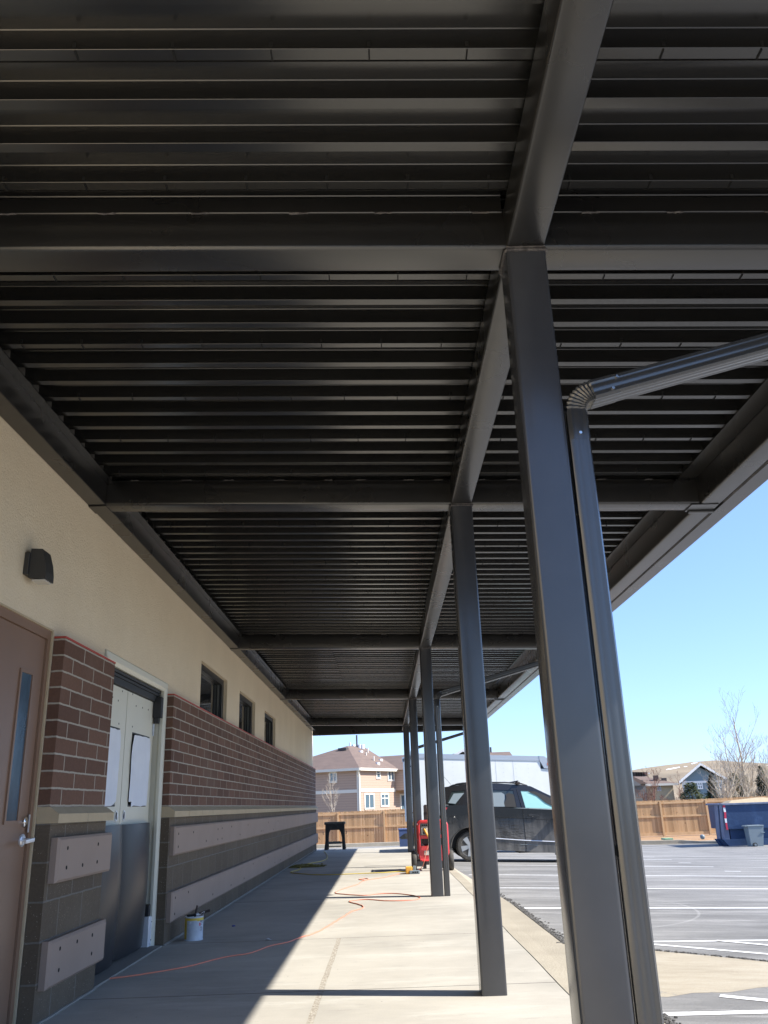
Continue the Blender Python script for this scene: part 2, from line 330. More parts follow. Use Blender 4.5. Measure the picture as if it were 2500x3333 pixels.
# ------------------------------------------------------------------ mesh helpers
class MB:
    def __init__(s): s.bm = bmesh.new()
    def poly(s, pts):
        vs = [s.bm.verts.new(p) for p in pts]
        try: return s.bm.faces.new(vs)
        except ValueError: return None
    def box(s, a, b, bev=0):
        x0, y0, z0 = a; x1, y1, z1 = b
        if x0 > x1: x0, x1 = x1, x0
        if y0 > y1: y0, y1 = y1, y0
        if z0 > z1: z0, z1 = z1, z0
        g = bmesh.ops.create_cube(s.bm, size=1)['verts']
        bmesh.ops.scale(s.bm, vec=(x1-x0, y1-y0, z1-z0), verts=g)
        bmesh.ops.translate(s.bm, vec=((x0+x1)/2, (y0+y1)/2, (z0+z1)/2), verts=g)
        if bev:
            es = list({e for v in g for e in v.link_edges})
            bmesh.ops.bevel(s.bm, geom=es, offset=bev, segments=2, affect='EDGES', profile=.6)
        return s
    def obox(s, c, ux, uy, uz, hx, hy, hz):
        c = Vector(c); P = []
        for k in (-1, 1):
            for (i, j) in ((-1, -1), (1, -1), (1, 1), (-1, 1)): P.append(c+ux*i*hx+uy*j*hy+uz*k*hz)
        v = [s.bm.verts.new(p) for p in P]
        for f in ((3, 2, 1, 0), (4, 5, 6, 7), (0, 1, 5, 4), (1, 2, 6, 5), (2, 3, 7, 6), (3, 0, 4, 7)): s.bm.faces.new([v[i] for i in f])
        return s
    def sweep(s, prof, p0, p1, up=Vector((0, 0, 1)), caps=True):
        """prof: list of (a,b): a along side vector, b along up"""
        p0 = Vector(p0); p1 = Vector(p1); d = (p1-p0).normalized(); sd = d.cross(up).normalized(); u = sd.cross(d).normalized()
        A = [s.bm.verts.new(p0+sd*a+u*b) for a, b in prof]; B = [s.bm.verts.new(p1+sd*a+u*b) for a, b in prof]
        n = len(prof)
        for i in range(n): s.bm.faces.new((A[i], A[(i+1) % n], B[(i+1) % n], B[i]))
        if caps:
            s.bm.faces.new(A[::-1]); s.bm.faces.new(B)
        return s
    def tube(s, pts, r, n=8, caps=True):
        pts = [Vector(p) for p in pts]; rings = []
        rs = r if isinstance(r, (list, tuple)) else [r]*len(pts)
        prev = None
        for i, p in enumerate(pts):
            d = (pts[min(i+1, len(pts)-1)]-pts[max(i-1, 0)])
            if d.length < 1e-9: d = Vector((0, 0, 1))
            d.normalize()
            if prev is None:
                a = d.orthogonal().normalized()
            else:
                a = (prev-d*prev.dot(d))
                a = a.normalized() if a.length > 1e-6 else d.orthogonal().normalized()
            prev = a; b = d.cross(a)
            rings.append([s.bm.verts.new(p+(a*math.cos(2*math.pi*k/n)+b*math.sin(2*math.pi*k/n))*rs[i]) for k in range(n)])
        for i in range(len(rings)-1):
            for k in range(n): s.bm.faces.new((rings[i][k], rings[i][(k+1) % n], rings[i+1][(k+1) % n], rings[i+1][k]))
        if caps and n > 2:
            s.bm.faces.new(rings[0][::-1]); s.bm.faces.new(rings[-1])
        return s
    def prism(s, pts, vec):
        vec = Vector(vec); A = [s.bm.verts.new(Vector(p)) for p in pts]; B = [s.bm.verts.new(Vector(p)+vec) for p in pts]; n = len(pts)
        for i in range(n): s.bm.faces.new((A[i], A[(i+1) % n], B[(i+1) % n], B[i]))
        s.bm.faces.new(A[::-1]); s.bm.faces.new(B); return s
    def loft(s, rings, closed=True, caps=True):
        V = [[s.bm.verts.new(p) for p in r] for r in rings]; n = len(V[0])
        for i in range(len(V)-1):
            for k in range(n if closed else n-1): s.bm.faces.new((V[i][k], V[i][(k+1) % n], V[i+1][(k+1) % n], V[i+1][k]))
        if caps: s.bm.faces.new(V[0][::-1]); s.bm.faces.new(V[-1])
        return s
    def lathe(s, prof, c, axis='Z', n=24):
        c = Vector(c); rings = []
        for r, h in prof:
            ring = []
            for k in range(n):
                a = 2*math.pi*k/n; u, v = r*math.cos(a), r*math.sin(a)
                ring.append(c+(Vector((u, v, h)) if axis == 'Z' else Vector((u, h, v)) if axis == 'Y' else Vector((h, u, v))))
            rings.append(ring)
        return s.loft(rings, True, True)
    def build(s, name, m, parent=None, smooth=None):
        bmesh.ops.recalc_face_normals(s.bm, faces=s.bm.faces)
        me = bpy.data.meshes.new(name); s.bm.to_mesh(me); s.bm.free()
        me.materials.append(M[m] if isinstance(m, str) else m)
        o = bpy.data.objects.new(name, me); C.objects.link(o)
        if parent: o.parent = parent; o.matrix_parent_inverse = pw(parent).inverted()
        if smooth:
            me.shade_smooth()
            if smooth < 180:
                md = None
                bm = bmesh.new(); bm.from_mesh(me)
                for e in bm.edges:
                    if len(e.link_faces) == 2 and e.calc_face_angle(0) > math.radians(smooth): e.smooth = False
                bm.to_mesh(me); bm.free()
        return o
WM = {}
def pw(o):
    """world matrix of a parent (all placed by translation / z rotation only)"""
    m = o.matrix_basis.copy()
    if o.parent: m = pw(o.parent) @ o.matrix_parent_inverse @ m
    return m
def thing(name, label, cat, loc=(0, 0, 0), group=None, rz=0):
    o = bpy.data.objects.new(name, None); C.objects.link(o); o.location = loc; o.rotation_euler = (0, 0, rz); o.empty_display_size = .2
    o['label'] = label; o['category'] = cat
    if group: o['group'] = group
    return o
def tag(o, label, cat, group=None):
    o['label'] = label; o['category'] = cat
    if group: o['group'] = group
    return o
def merge(m, o, mt):
    """add surface marks to an existing part, keeping their own material"""
    bmesh.ops.recalc_face_normals(m.bm, faces=m.bm.faces)
    t = bpy.data.meshes.new('t'); m.bm.to_mesh(t); m.bm.free()
    me = o.data; b = bmesh.new(); b.from_mesh(me); n = len(b.faces); b.from_mesh(t); b.faces.ensure_lookup_table()
    k = len(me.materials); me.materials.append(M[mt])
    for f in b.faces[n:]: f.material_index = k
    b.to_mesh(me); b.free(); bpy.data.meshes.remove(t)
def struct(o): o['kind'] = 'structure'; return o
def rrect(w, h, r, n=4):
    out = []
    for cx, cy, a0 in ((w/2-r, h/2-r, 0), (-w/2+r, h/2-r, 90), (-w/2+r, -h/2+r, 180), (w/2-r, -h/2+r, 270)):
        for k in range(n+1):
            a = math.radians(a0+90*k/n); out.append((cx+r*math.cos(a), cy+r*math.sin(a)))
    return out
def V3(*a): return Vector(a)
# ================================================================== THE SETTING
# far ground sheet to the horizon
m = MB()
for (x0, x1, y0, y1) in ((-1500, 1500, -600, 3000),):
    m.poly([(x0, y0, -1.9), (x1, y0, -1.9), (x1, y1, -1.9), (x0, y1, -1.9)])
struct(m.build('ground', 'ground'))
def sheet(name, xs, ys, f, material, keep=None):
    b = bmesh.new(); g = [[b.verts.new((x, y, f(x, y))) for x in xs] for y in ys]
    for j in range(len(ys)-1):
        for i in range(len(xs)-1):
            cx, cy = (xs[i]+xs[i+1])/2, (ys[j]+ys[j+1])/2
            if keep and not keep(cx, cy): continue
            b.faces.new((g[j][i], g[j][i+1], g[j+1][i+1], g[j+1][i]))
    me = bpy.data.meshes.new(name); b.to_mesh(me); b.free(); me.materials.append(M[material])
    o = bpy.data.objects.new(name, me); C.objects.link(o); return struct(o)
def frange(a, b, n): return [a+(b-a)*i/n for i in range(n+1)]
KY = lambda x: 42.0-1.6*clamp((x-4)/9, 0, 1)           # far kerb line
xs = frange(-40, 1.36, 20)+frange(2.2, 12, 14)+frange(13, 60, 20)
ys = frange(-20, 10.5, 15)+frange(11.5, 25.6, 14)+frange(26.5, 44, 18)
sheet('parking_lot', xs, ys, lambda x, y: zlot(x, y), 'asphalt', lambda x, y: not (x < 1.36 and y < 25.6))
# dirt strip between the kerb and the fence, rising a little
sheet('dirt_strip', frange(-40, 60, 60), [39, 41.2, 42.6, 44, 46.5, 48, 52, 60], lambda x, y: (-.95 if y > 44 else zlot(x, KY(x))+.08+(-.95-zlot(x, KY(x))-.08)*clamp((y-42)/4, 0, 1)) if y > 42 else -1.3, 'dirt')
sheet('walkway', frange(-2.2, 1.03, 6), frange(-8, 25.35, 60), lambda x, y: zslab(y), 'slab')
m = MB(); ys = frange(-8, 25.35, 60)
for a, b in zip(ys, ys[1:]):
    m.poly([(1.032, a, zslab(a)-.004), (1.18, a, zslab(a)-.012), (1.18, b, zslab(b)-.012), (1.032, b, zslab(b)-.004)])
    m.poly([(1.18, a, zslab(a)-.012), (1.375, a, zlot(1.36, a)+.006), (1.375, b, zlot(1.36, b)+.006), (1.18, b, zslab(b)-.012)])
m.poly([(-2.2, 25.35, zslab(25)), (1.03, 25.35, zslab(25)), (1.03, 25.35, -.6), (-2.2, 25.35, -.6)])
struct(m.build('kerb_strip', 'curb'))
# dark seam between slab and kerb strip
m = MB()
m.tube([(1.031+.003*math.sin(y*3), y, zslab(y)-.002) for y in frange(-4, 25.3, 90)], .0042, 5)
struct(m.build('slab_seam', 'slot'))
# concrete apron running out from the kerb
top = [(1.34, 7.46), (1.62, 7.36), (1.99, 7.15), (2.35, 6.92), (2.70, 6.66), (3.2, 6.35), (3.9, 6.15)]
bot = [(3.9, 5.95), (3.2, 5.98), (2.6, 5.88), (2.23, 5.76), (2.0, 5.62), (1.78, 5.60), (1.6, 5.48), (1.48, 5.50), (1.34, 5.46)]
m = MB(); m.poly([(x, y, zlot(x, y)+.0012) for x, y in top+bot]); bmesh.ops.triangulate(m.bm, faces=m.bm.faces)
struct(m.build('concrete_apron', 'apron'))
# crumbled asphalt edge along the kerb strip (loose dark stones, uncountable)
m = MB(); rr = random.Random(3)
def stone(x, y, z, r):
    g = bmesh.ops.create_icosphere(m.bm, subdivisions=1, radius=r)['verts']
    bmesh.ops.scale(m.bm, vec=(1, rr.uniform(.7, 1.2), .6), verts=g); bmesh.ops.translate(m.bm, vec=(x, y, z), verts=g)
for i in range(900):
    y = rr.uniform(7.5, 15) if i % 3 else rr.uniform(7.5, 10)
    x = 1.385+abs(rr.gauss(0, .035)); stone(x, y, zlot(x, y)+.004, rr.uniform(.005, .014))
for i in range(420):
    t = rr.uniform(0, 5); k = int(t); f = t-k; x = top[k][0]*(1-f)+top[k+1][0]*f; y = top[k][1]*(1-f)+top[k+1][1]*f
    y += abs(rr.gauss(.0, .02)); stone(x, y, zlot(x, y)+.006, rr.uniform(.004, .010))
for i in range(260):
    y = rr.uniform(4.3, 5.1); x = 1.385+abs(rr.gauss(0, .03)); stone(x, y, zlot(x, y)+.004, rr.uniform(.005, .013))
o = m.build('loose_asphalt_crumbs', 'crumb'); o['kind'] = 'stuff'
o['label'] = 'dark crumbs of loose asphalt along the concrete kerb strip'; o['category'] = 'gravel'
# painted lines on the lot
m = MB()
def stripe(a, b, w, z=.002):
    a = Vector(a).to_2d(); b = Vector(b).to_2d(); d = (b-a).normalized(); n = Vector((-d.y, d.x)); N = 24
    for i in range(N):
        p = a+(b-a)*i/N; q = a+(b-a)*(i+1)/N
        m.poly([(*v, zlot(*v)+z) for v in (p-n*w/2, q-n*w/2, q+n*w/2, p+n*w/2)])
def cont(pa, pb, x0=None):
    A = lothit(*pa); B = lothit(*pb)
    if x0 is not None: A = A+(B-A)*((x0-A.x)/(B.x-A.x))
    return A, B
A, B = cont(c7(285, 592), c7(1659, 590), 1.46); B = B+(B-A)*.25; stripe(A, B, .10)
A, B = cont(c7(285, 482), c7(1659, 487), 1.46); B = B+(B-A)*.12; stripe(A, B, .10)
A, B = cont(c7(200, 411), c7(1659, 419), 1.46); stripe(A, B, .10)
A, B = cont(c7(200, 358), c7(1365, 368), 1.9); stripe(A, B, .10)
A, B = cont(c7(200, 321), c7(1140, 329), 2.0); stripe(A, B, .10)
for a, b in ((c7(985, 314), c7(1045, 315)), (c7(1175, 345), c7(1245, 346)), (c7(1425, 391), c7(1512, 392))):
    stripe(lothit(*a), lothit(*b), .10)
A, B = cont(c7(530, 780), c7(1659, 765)); B = B+(B-A)*.3; stripe(A, B, .055)
A, B = cont(c7(1010, 786), c7(1659, 840), 1.9); B = B+(B-A)*.3; stripe(A, B, .06, .0032)
A, B = cont(c7(1380, 768), c7(1659, 793)); B = B+(B-A)*.5; stripe(A, B, .055, .0044)
A, B = cont(c7(1400, 1066), c7(1659, 1092)); B = B+(B-A)*.5; stripe(A, B, .075, .003)
A, B = cont(c7(1050, 1170), c7(1659, 1153), 1.40); B = B+(B-A)*.4; stripe(A, B, .075, .003)
struct(m.build('parking_lines', 'line'))
# far kerb
m = MB(); xs = frange(-30, 13.2, 40)
pts = [(x, KY(x), zlot(x, KY(x))) for x in xs]+[(14.0, 40.0, -1.03), (14.8, 39.2, -1.02), (16, 38.2, -1.0), (20, 37.6, -1), (40, 37, -1)]
for a, b in zip(pts, pts[1:]):
    a = Vector(a); b = Vector(b)
    m.poly([a+V3(0, 0, -.1), b+V3(0, 0, -.1), b+V3(0, .02, .15), a+V3(0, .02, .15)])
    m.poly([a+V3(0, .02, .15), b+V3(0, .02, .15), b+V3(0, .18, .16), a+V3(0, .18, .16)])
    m.poly([a+V3(0, -.45, .012), b+V3(0, -.45, .012), b+V3(0, 0, .006), a+V3(0, 0, .006)])
    m.poly([a+V3(0, .18, .16), b+V3(0, .18, .16), b+V3(0, .18, -.3), a+V3(0, .18, -.3)])
struct(m.build('far_kerb', 'curb'))

# ================================================================== STORE BUILDING
XS, XB, XC, XL, XP = -2.030, -1.957, -1.943, -1.898, -1.893
YE = 24.75                      # far corner of the building
bld = thing('store_building', 'long tan stucco commercial building with brown brick band and block base along the walkway', 'building', (-2.2, 10, 0))
wx = lambda p, x: hit(p[0], p[1], 0, x)
# openings (Y ranges)
pier0 = 5.19; pier1 = 6.03
DY0, DY1 = 6.06, 7.86           # double door outer frame
BY = 7.99                       # long brick wall starts
d_tr = wx(c1(845, 500), XS+.012)     # top right corner of the cream frame
DY1 = d_tr.y; DZT = d_tr.z; BY = wx(c2(185, 580), XB).y
BT = 2.118                      # brick top
bd_r = wx(c1(268, 235), XS+.0)       # brown door frame corner
BDY1 = bd_r.y; BDZT = bd_r.z
pier0 = wx(c1(250, 1115), XB).y; pier1 = wx(c1(542, 900), XB).y
DY0 = pier1-.03; BDY0 = BDY1-1.0
wy = []
for a, b in ((c2(432, 270), c2(665, 445)), (c2(775, 545), c2(915, 660)), (c2(1000, 728), c2(1097, 800))):
    A = wx(a, XS); B = wx(b, XS); wy.append((A.y, B.y, (A.z+B.z)/2))
ZW = sum(v[2] for v in wy)/3; ZT = 3.55
m = MB()
# stucco wall with openings: vertical bands
def wallband(y0, y1, z0, z1): m.box((XS-.28, y0, z0), (XS, y1, z1))
cuts = [(-7, BDY0, 0), (BDY0, BDY1, BDZT), (BDY1, DY0, 0), (DY0, DY1, DZT), (DY1, wy[0][0], 0)]
for y0, y1, zb in cuts: wallband(y0, y1, zb, ZT)
prev = None
for i, (a, b, z) in enumerate(wy):
    wallband(a, b, 0, BT-.02); wallband(a, b, ZW, ZT)
    wallband(b, wy[i+1][0] if i < 2 else YE+.0, 0, ZT)
bmesh.ops.remove_doubles(m.bm, verts=m.bm.verts, dist=.0001)
stw = m.build('stucco_wall', 'stucco', bld)
# north return and body of the building
m = MB(); m.box((-16, YE-.3, 0), (XS-.281, YE-.002, ZT)); m.box((-16, -7, 0), (-15.7, YE-.31, ZT)); m.box((-15.99, -6.9, ZT+.002), (XS-.002, YE-.01, ZT+.25)); m.box((-16, -7, 0), (XS-.29, -6.8, ZT))
m.build('outer_wall', 'stucco', bld)
# dark interior floor so glass has something behind
m = MB(); m.box((-15, -6, .0), (XS-.3, 24, .02)); m.build('interior_floor', 'slot', bld)
# brick veneer pier and long wall
for (y0, y1) in ((pier0, pier1), (BY, YE+.055)):
    m = MB(); m.box((XS+.002, y0, 1.128), (XB, y1, BT)); v = m.build('brick_veneer', 'brick', bld)
    m = MB(); m.box((XS+.004, y0-.003, BT+.001), (XB+.005, y1, BT+.012)); m.build('top_edge', 'red_edge', v)
    m = MB(); m.box((XS+.002, y0-.0, -.02), (XC, y1+.01, 1.035)); m.build('block_base', 'cmu', bld)
    # sloped sill course
    y1s = y1+.04
    m = MB(); y = y0-.0; L = .45; first = True
    prof = [(XS+.002, 1.036), (XL, 1.036), (XL, 1.087), (XB+.004, 1.127), (XS+.002, 1.127)]
    if y0 < 6.2: segs = [(y0, (y0+y1)/2), ((y0+y1)/2+.008, y1+.03)]
    else:
        segs = []; a = y0
        while a < y1: segs.append((a, min(a+.595, y1s))); a += .603
    for a, b in segs: m.prism([(px, a, pz) for px, pz in prof], (0, b-a, 0))
    si = m.build('sill_course', 'sill', bld)
    m = MB(); m.prism([(px-(.004 if px > XS+.01 else 0), y0+.004, pz-(.004 if pz > 1.1 else -.003)) for px, pz in prof], (0, y1-y0-.01, 0)); m.build('joint', 'joint', si)
# step the long panel strips
def panel(y0, y1, z0, z1, holes):
    m = MB()
    # bevelled slab: side faces then inset front
    b = .022; x0, x1 = XC+.001, XP
    m.loft([[(x0, y0, z0), (x0, y1, z0), (x0, y1, z1), (x0, y0, z1)], [(x1-.012, y0, z0), (x1-.012, y1, z0), (x1-.012, y1, z1), (x1-.012, y0, z1)],
            [(x1, y0+b, z0+.014), (x1, y1-b, z0+.014), (x1, y1-b, z1-.014), (x1, y0+b, z1-.014)]])
    p = m.build('base_panel', 'panel', bld)
    m = MB()
    for hy, hz in holes: m.lathe([(.004, 0), (.011, 0), (.0115, .0015), (.0085, .002), (.008, .0008), (.004, .0006)], (x1-.0005, hy, hz), 'X', 12)
    merge(m, p, 'slot')
pu0 = wx(c1(300, 1270), XP).y; 
hp = [wx(c1(*q), XP) for q in ((341, 1328), (494, 1308), (334, 1426), (415, 1413), (488, 1397))]
panel(pier0+.035, pier1+.03, .712, .957, [(q.y, q.z) for q in hp])
hp = [wx(c1(*q), XP) for q in ((302, 1833), (388, 1797), (464, 1765), (295, 1941), (460, 1858))]
panel(pier0+.035, pier1+.03, .170, .414, [(q.y, q.z) for q in hp])
r2 = random.Random(5)
h1 = [wx(c2(*q), XP) for q in ((226, 1835), (222, 1952), (360, 1820), (580, 1795), (617, 1785), (578, 1885), (616, 1878), (474, 1900), (702, 1770), (850, 1755), (778, 1842), (970, 1810), (985, 1808), (1035, 1733), (1120, 1720), (1078, 1795))]
panel(BY+.045, YE+.02, .712, .957, [(q.y, q.z) for q in h1])
panel(BY+.045, YE+.02, .170, .414, [(BY+.15, .36), (BY+.15, .23)]+[(BY+.6+1.1*i+r2.uniform(-.3, .3), r2.choice((.23, .36))) for i in range(12)])
# mortar bead at foot of wall
m = MB()
for a, b in ((pier0, pier1), (BY, YE)): m.tube([(XC+.006, y, .004+.002*math.sin(y*40)) for y in frange(a, b, int((b-a)*10))], .009, 5)
m.build('foot_joint', 'joint', bld)
# windows
for a, b, z in wy:
    m = MB(); x = XS-.045; t = .055
    m.box((x-.10, a+.004, ZW-t-.02), (x, b-.004, ZW-.003)); m.box((x-.10, b-.13, BT-.02), (x, b-.003, ZW-t-.021)); m.box((x-.10, a+.003, BT-.02), (x, a+.05, ZW-t-.021))
    m.box((x-.055, a+.05, BT-.02), (x+.001, b-.13, BT+.04)); m.box((x-.07, b-.165, BT+.04), (x-.02, b-.131, ZW-t-.022))
    win = m.build('window', 'winframe', bld)
    m = MB(); m.box((x-.065, a+.05, BT+.04), (x-.058, b-.165, ZW-t-.02)); m.build('pane', 'glass_dark', win)
    m = MB(); m.box((x-.050, b-.172, BT+.041), (x-.028, b-.1655, ZW-t-.024)); m.build('glazing_bead', 'slate', win)
    m = MB(); m.box((XS-.10, a+.003, BT-.03), (XS-.0, b-.003, BT-.004)); m.build('window_sill', 'stucco', win)
# ---- brown door
xd = XS-.004
m = MB(); m.box((xd-.09, BDY1-.058, 0.002), (xd, BDY1-.016, BDZT-.012)); m.box((xd-.09, BDY0+.012, BDZT-.065), (xd, BDY1-.059, BDZT-.012)); m.box((xd-.09, BDY0+.012, 0.002), (xd, BDY0+.054, BDZT-.066))
bdo = m.build('door', 'brown_door', bld); bdo['label'] = 'brown metal door with narrow glass lite'
m = MB(); m.box((xd-.06, BDY0+.057, .012), (xd-.013, BDY1-.061, BDZT-.068)); m.build('leaf', 'brown_door', bdo)
gl = [wx(c1(108, 440), xd-.01), wx(c1(165, 470), xd-.01), wx(c1(78, 1190), xd-.01)]
gy0, gy1, gz0, gz1 = gl[0].y, gl[0].y+.15, gl[2].z, gl[0].z-.0
m = MB(); k = .018
for a, b in (((xd-.014, gy0-k, gz0-k), (xd-.004, gy0, gz1+k)), ((xd-.014, gy1, gz0-k), (xd-.004, gy1+k, gz1+k)), ((xd-.014, gy0, gz1), (xd-.0045, gy1, gz1+k)), ((xd-.014, gy0, gz0-k), (xd-.0045, gy1, gz0))): m.box(a, b)
m.build('lite_frame', 'brown_door', bdo)
m = MB(); m.box((xd-.0155, gy0, gz0), (xd-.0115, gy1, gz1)); m.build('lite_glass', 'strip_glass', bdo)
hd = wx(c1(118, 1290), XS+.01); hy = BDY1-.115; hz = hd.z
m = MB(); m.lathe([(.0, 0), (.034, 0), (.034, .008), (.026, .014), (0, .014)], (xd-.013, hy, hz), 'X', 24); m.build('rose', 'alu', bdo)
m = MB(); m.tube([(xd-.003, hy, hz), (xd+.048, hy, hz)], .011, 12)
m.sweep(rrect(.012, .022, .004), (xd+.052, hy+.012, hz+.001), (xd+.052, hy-.105, hz-.006)); m.build('lever', 'white_metal', bdo, 40)
m = MB(); m.lathe([(.0, 0), (.030, 0), (.028, .016), (.017, .018), (.016, .021), (0, .021)], (xd-.013, hy, wx(c1(128, 1197), XS).z), 'X', 24); m.build('deadbolt', 'chrome', bdo, 40)
m = MB(); m.box((xd+.0, BDY1-.075, hz+.04), (xd+.004, BDY1-.062, hz+.135)); m.build('strike_guard', 'white_metal', bdo)
m = MB(); m.box((XS-.09, BDY1-.0155, 0), (XS+.006, BDY1-.001, BDZT-.001)); m.box((XS-.09, BDY0-.0, BDZT-.0115), (XS+.006, BDY1-.016, BDZT-.001)); m.build('caulk_strip', 'sill', bdo)
# ---- cream double door in its frame
xf = XS+.014
m = MB(); fw = .05
prof = [(XS-.17, 0), (XS-.12, 0), (XS-.12, .012), (XS-.05, .012), (XS-.03, -.004), (xf-.02, -.006), (xf, .012), (xf, .045), (xf-.01, .052), (XS-.17, .052)]
# right jamb + head + left jamb, profile b measured outward from the opening
yi1 = DY1-.055; yi0 = DY0+.055; zi = DZT-.075
m.prism([(px, yi1+pb*1.05, 0.001) for px, pb in prof], (0, 0, zi+.02))
m.prism([(px, yi0-pb*1.05, 0.001) for px, pb in prof], (0, 0, zi+.02))
m.prism([(px, yi0-.05, zi+pb*1.4) for px, pb in prof], (0, yi1-yi0+.10, 0))
ddo = m.build('double_door', 'door_paint', bld); ddo['label'] = 'cream double door with papered windows and grey impact panels'
xl = XS-.085
ym = (wx(c1(637, 535), xl).y+wx(c1(600, 1180), xl).y)/2+.02; yr = yi1-.012; ylft = ym-(yr-ym); zt = wx(c1(635, 535), xl).z
wzt, wzb = wx(c1(700, 755), xl).z, wx(c1(690, 1120), xl).z
wyl, wyr = wx(c1(655, 930), xl).y-.01, wx(c1(742, 930), xl).y
kt = wx(c1(700, 1203), xl).z
for s, (a, b) in ((1, (ym+.006, yr)), (-1, (ylft, ym-.006))):
    if s > 0: w0, w1 = wyl, wyr
    else: w0, w1 = 2*ym-wyr+.05, 2*ym-wyl+.05
    m = MB()
    m.box((xl-.035, a, .03), (xl, b, wzb)); m.box((xl-.035, a, wzt), (xl, b, zt)); m.box((xl-.035, a, wzb), (xl, w0, wzt)); m.box((xl-.035, w1, wzb), (xl, b, wzt))
    bmesh.ops.remove_doubles(m.bm, verts=m.bm.verts, dist=.0002)
    leafo = m.build('leaf', 'door_paint', ddo)
    m = MB(); m.box((xl-.022, w0+.001, wzb+.001), (xl-.016, w1-.001, wzt-.001)); m.build('leaf_glass', 'glass_dark', ddo)
    m = MB(); m.box((xl-.004, w0+.002, wzt-.012), (xl+.001, w1-.002, wzt-.001)); m.build('window_gasket', 'black_rubber', ddo); m = MB(); m.box((xl-.004, w0+.002, wzb+.001), (xl+.002, w1-.002, wzb+.016)); m.build('window_gasket', 'black_rubber', ddo)
    # paper taped over the window, slightly crumpled with a torn corner
    m = MB(); N = 14; g = []
    rp = random.Random(11+s)
    for j in range(N+1):
        v = j/N; row = []
        for i in range(9):
            u = i/8
            l = w0-.018+(.035*(v > .86)*(v-.86)/.14)+.006*math.sin(7*v); r_ = w1-.006-.03*(v > .93)*(v-.93)/.07
            y = l+(r_-l)*u+rp.uniform(-.002, .002)
            z = wzb-.004+.004*math.sin(3*u)+(wzt-.02-wzb)*v+(.012*rp.random() if j in (0, N) else 0)
            if j == 0: z += .035*max(0, u-.75)/.25*(1 if s < 0 else 0)
            x = xl+.007+.007*abs(math.sin(u*6.5+v*1.5))+rp.uniform(0, .003)
            row.append(m.bm.verts.new((x, y, z)))
        g.append(row)
    for j in range(N):
        for i in range(8):
            if s > 0 and j == 0 and i == 0: continue
            m.bm.faces.new((g[j][i], g[j][i+1], g[j+1][i+1], g[j+1][i]))
    o = m.build('paper_cover', 'paper', ddo, 180)
    # finger pull
    cy = ym+.104*s*.98; cz = wx(c1(625, 1165), xl).z
    m = MB(); 
    rings = []
    for (r, dx) in ((.040, .0), (.040, .005), (.031, .005), (.029, .001), (.0001, .001)):
        rings.append([(xl+.001+dx, cy+r*math.cos(q*math.pi/12)*.85, cz+r*math.sin(q*math.pi/12)) for q in range(24)])
    m.loft(rings[:4], True, False); m.build('finger_pull', 'alu', ddo, 40)
    m = MB(); m.loft(rings[3:], True, False); m.build('pull_recess', 'slot', ddo)
    # curved impact panel
    m = MB(); N = 20; prof = []
    for i in range(N+1):
        u = i/N; y = a+.006+(b-a-.012)*u
        bul = .118*(1-abs(2*u-1.0)**2.6)**.75 if s < 0 else .085*(1-abs(2*u-1.0)**2.8)**.75
        prof.append((y, bul))
    rings = []
    for v in range(13):
        z = .03+(kt-.03)*v/12; f = .55+.45*math.sin(math.pi*min(1, (1-v/12)*.85+.12))**.8
        rings.append([(xl+.004+p[1]*f, p[0]+(0 if s < 0 else -.045*math.sin(math.pi*(1-v/12)*.5)*p[1]/.085*.5), z) for p in prof]+[(xl+.001, prof[-1][0], z), (xl+.001, prof[0][0], z)])
    m.loft(rings); m.build('impact_panel', 'kick', ddo, 50)
    m = MB()
    for q in ((684, 614), (716, 623), (745, 633), (667, 555), (665, 718)) if s > 0 else ((594, 587), (566, 570), (615, 540), (597, 703)):
        p = wx(c1(*q), xl); m.lathe([(.0001, 0), (.008, 0), (.007, .002), (.0001, .0025)], (xl+.0005, p.y, p.z), 'X', 10)
    merge(m, leafo, 'dark_pipe')
m = MB(); m.box((xl-.034, ym-.0058, .03), (xl-.004, ym+.0058, zt)); m.build('dark_gap_strip', 'slot', ddo)  # black strip paints the shade in the gap between the leaves
m = MB(); m.box((XS-.16, yi0+.0, zt+.006), (XS-.06, yi1-.0, zi-.004)); m.box((XS-.058, yi0, zi-.03), (XS-.035, yi1, zi-.006)); m.box((XS-.058, yi0, zi-.055), (XS-.045, yi1, zi-.035)); m.build('head_seal', 'black_rubber', ddo)
m = MB(); m.box((XS-.082, yi1-.075, zt-.14), (XS-.005, yi1-.004, zt+.045), .006); m.box((XS-.075, yi1-.058, zt-.19), (XS-.03, yi1-.015, zt-.139), .004); m.build('pivot_housing', 'black_rubber', ddo)
m = MB(); m.box((XS-.082, yi1-.05, zt-.30), (XS-.076, yi1-.004, zt-.191)); m.build('hinge_plate', 'can_metal', ddo)
m = MB(); m.box((XS-.072, yi1-.075, .005), (XS-.012, yi1-.012, .245), .004); m.box((XS-.012, yi1-.030, .008), (XS-.004, yi1-.008, .24), .002); cgd = m.build('corner_guard', 'alu', ddo)
m = MB(); m.box((XS-.065, yi1-.07, .2455), (XS-.02, yi1-.014, .335), .004); m.build('bottom_pivot', 'black_rubber', ddo)
m = MB()
for z in (.06, .2): m.lathe([(.0001, 0), (.006, 0), (.004, .004), (.0001, .004)], (XS-.004, yi1-.019, z), 'X', 8)
merge(m, cgd, 'slot')
m = MB(); m.box((XS-.2, ylft-.03, .0), (XC-.0, yi1, .012)); m.build('threshold', 'joint', ddo)
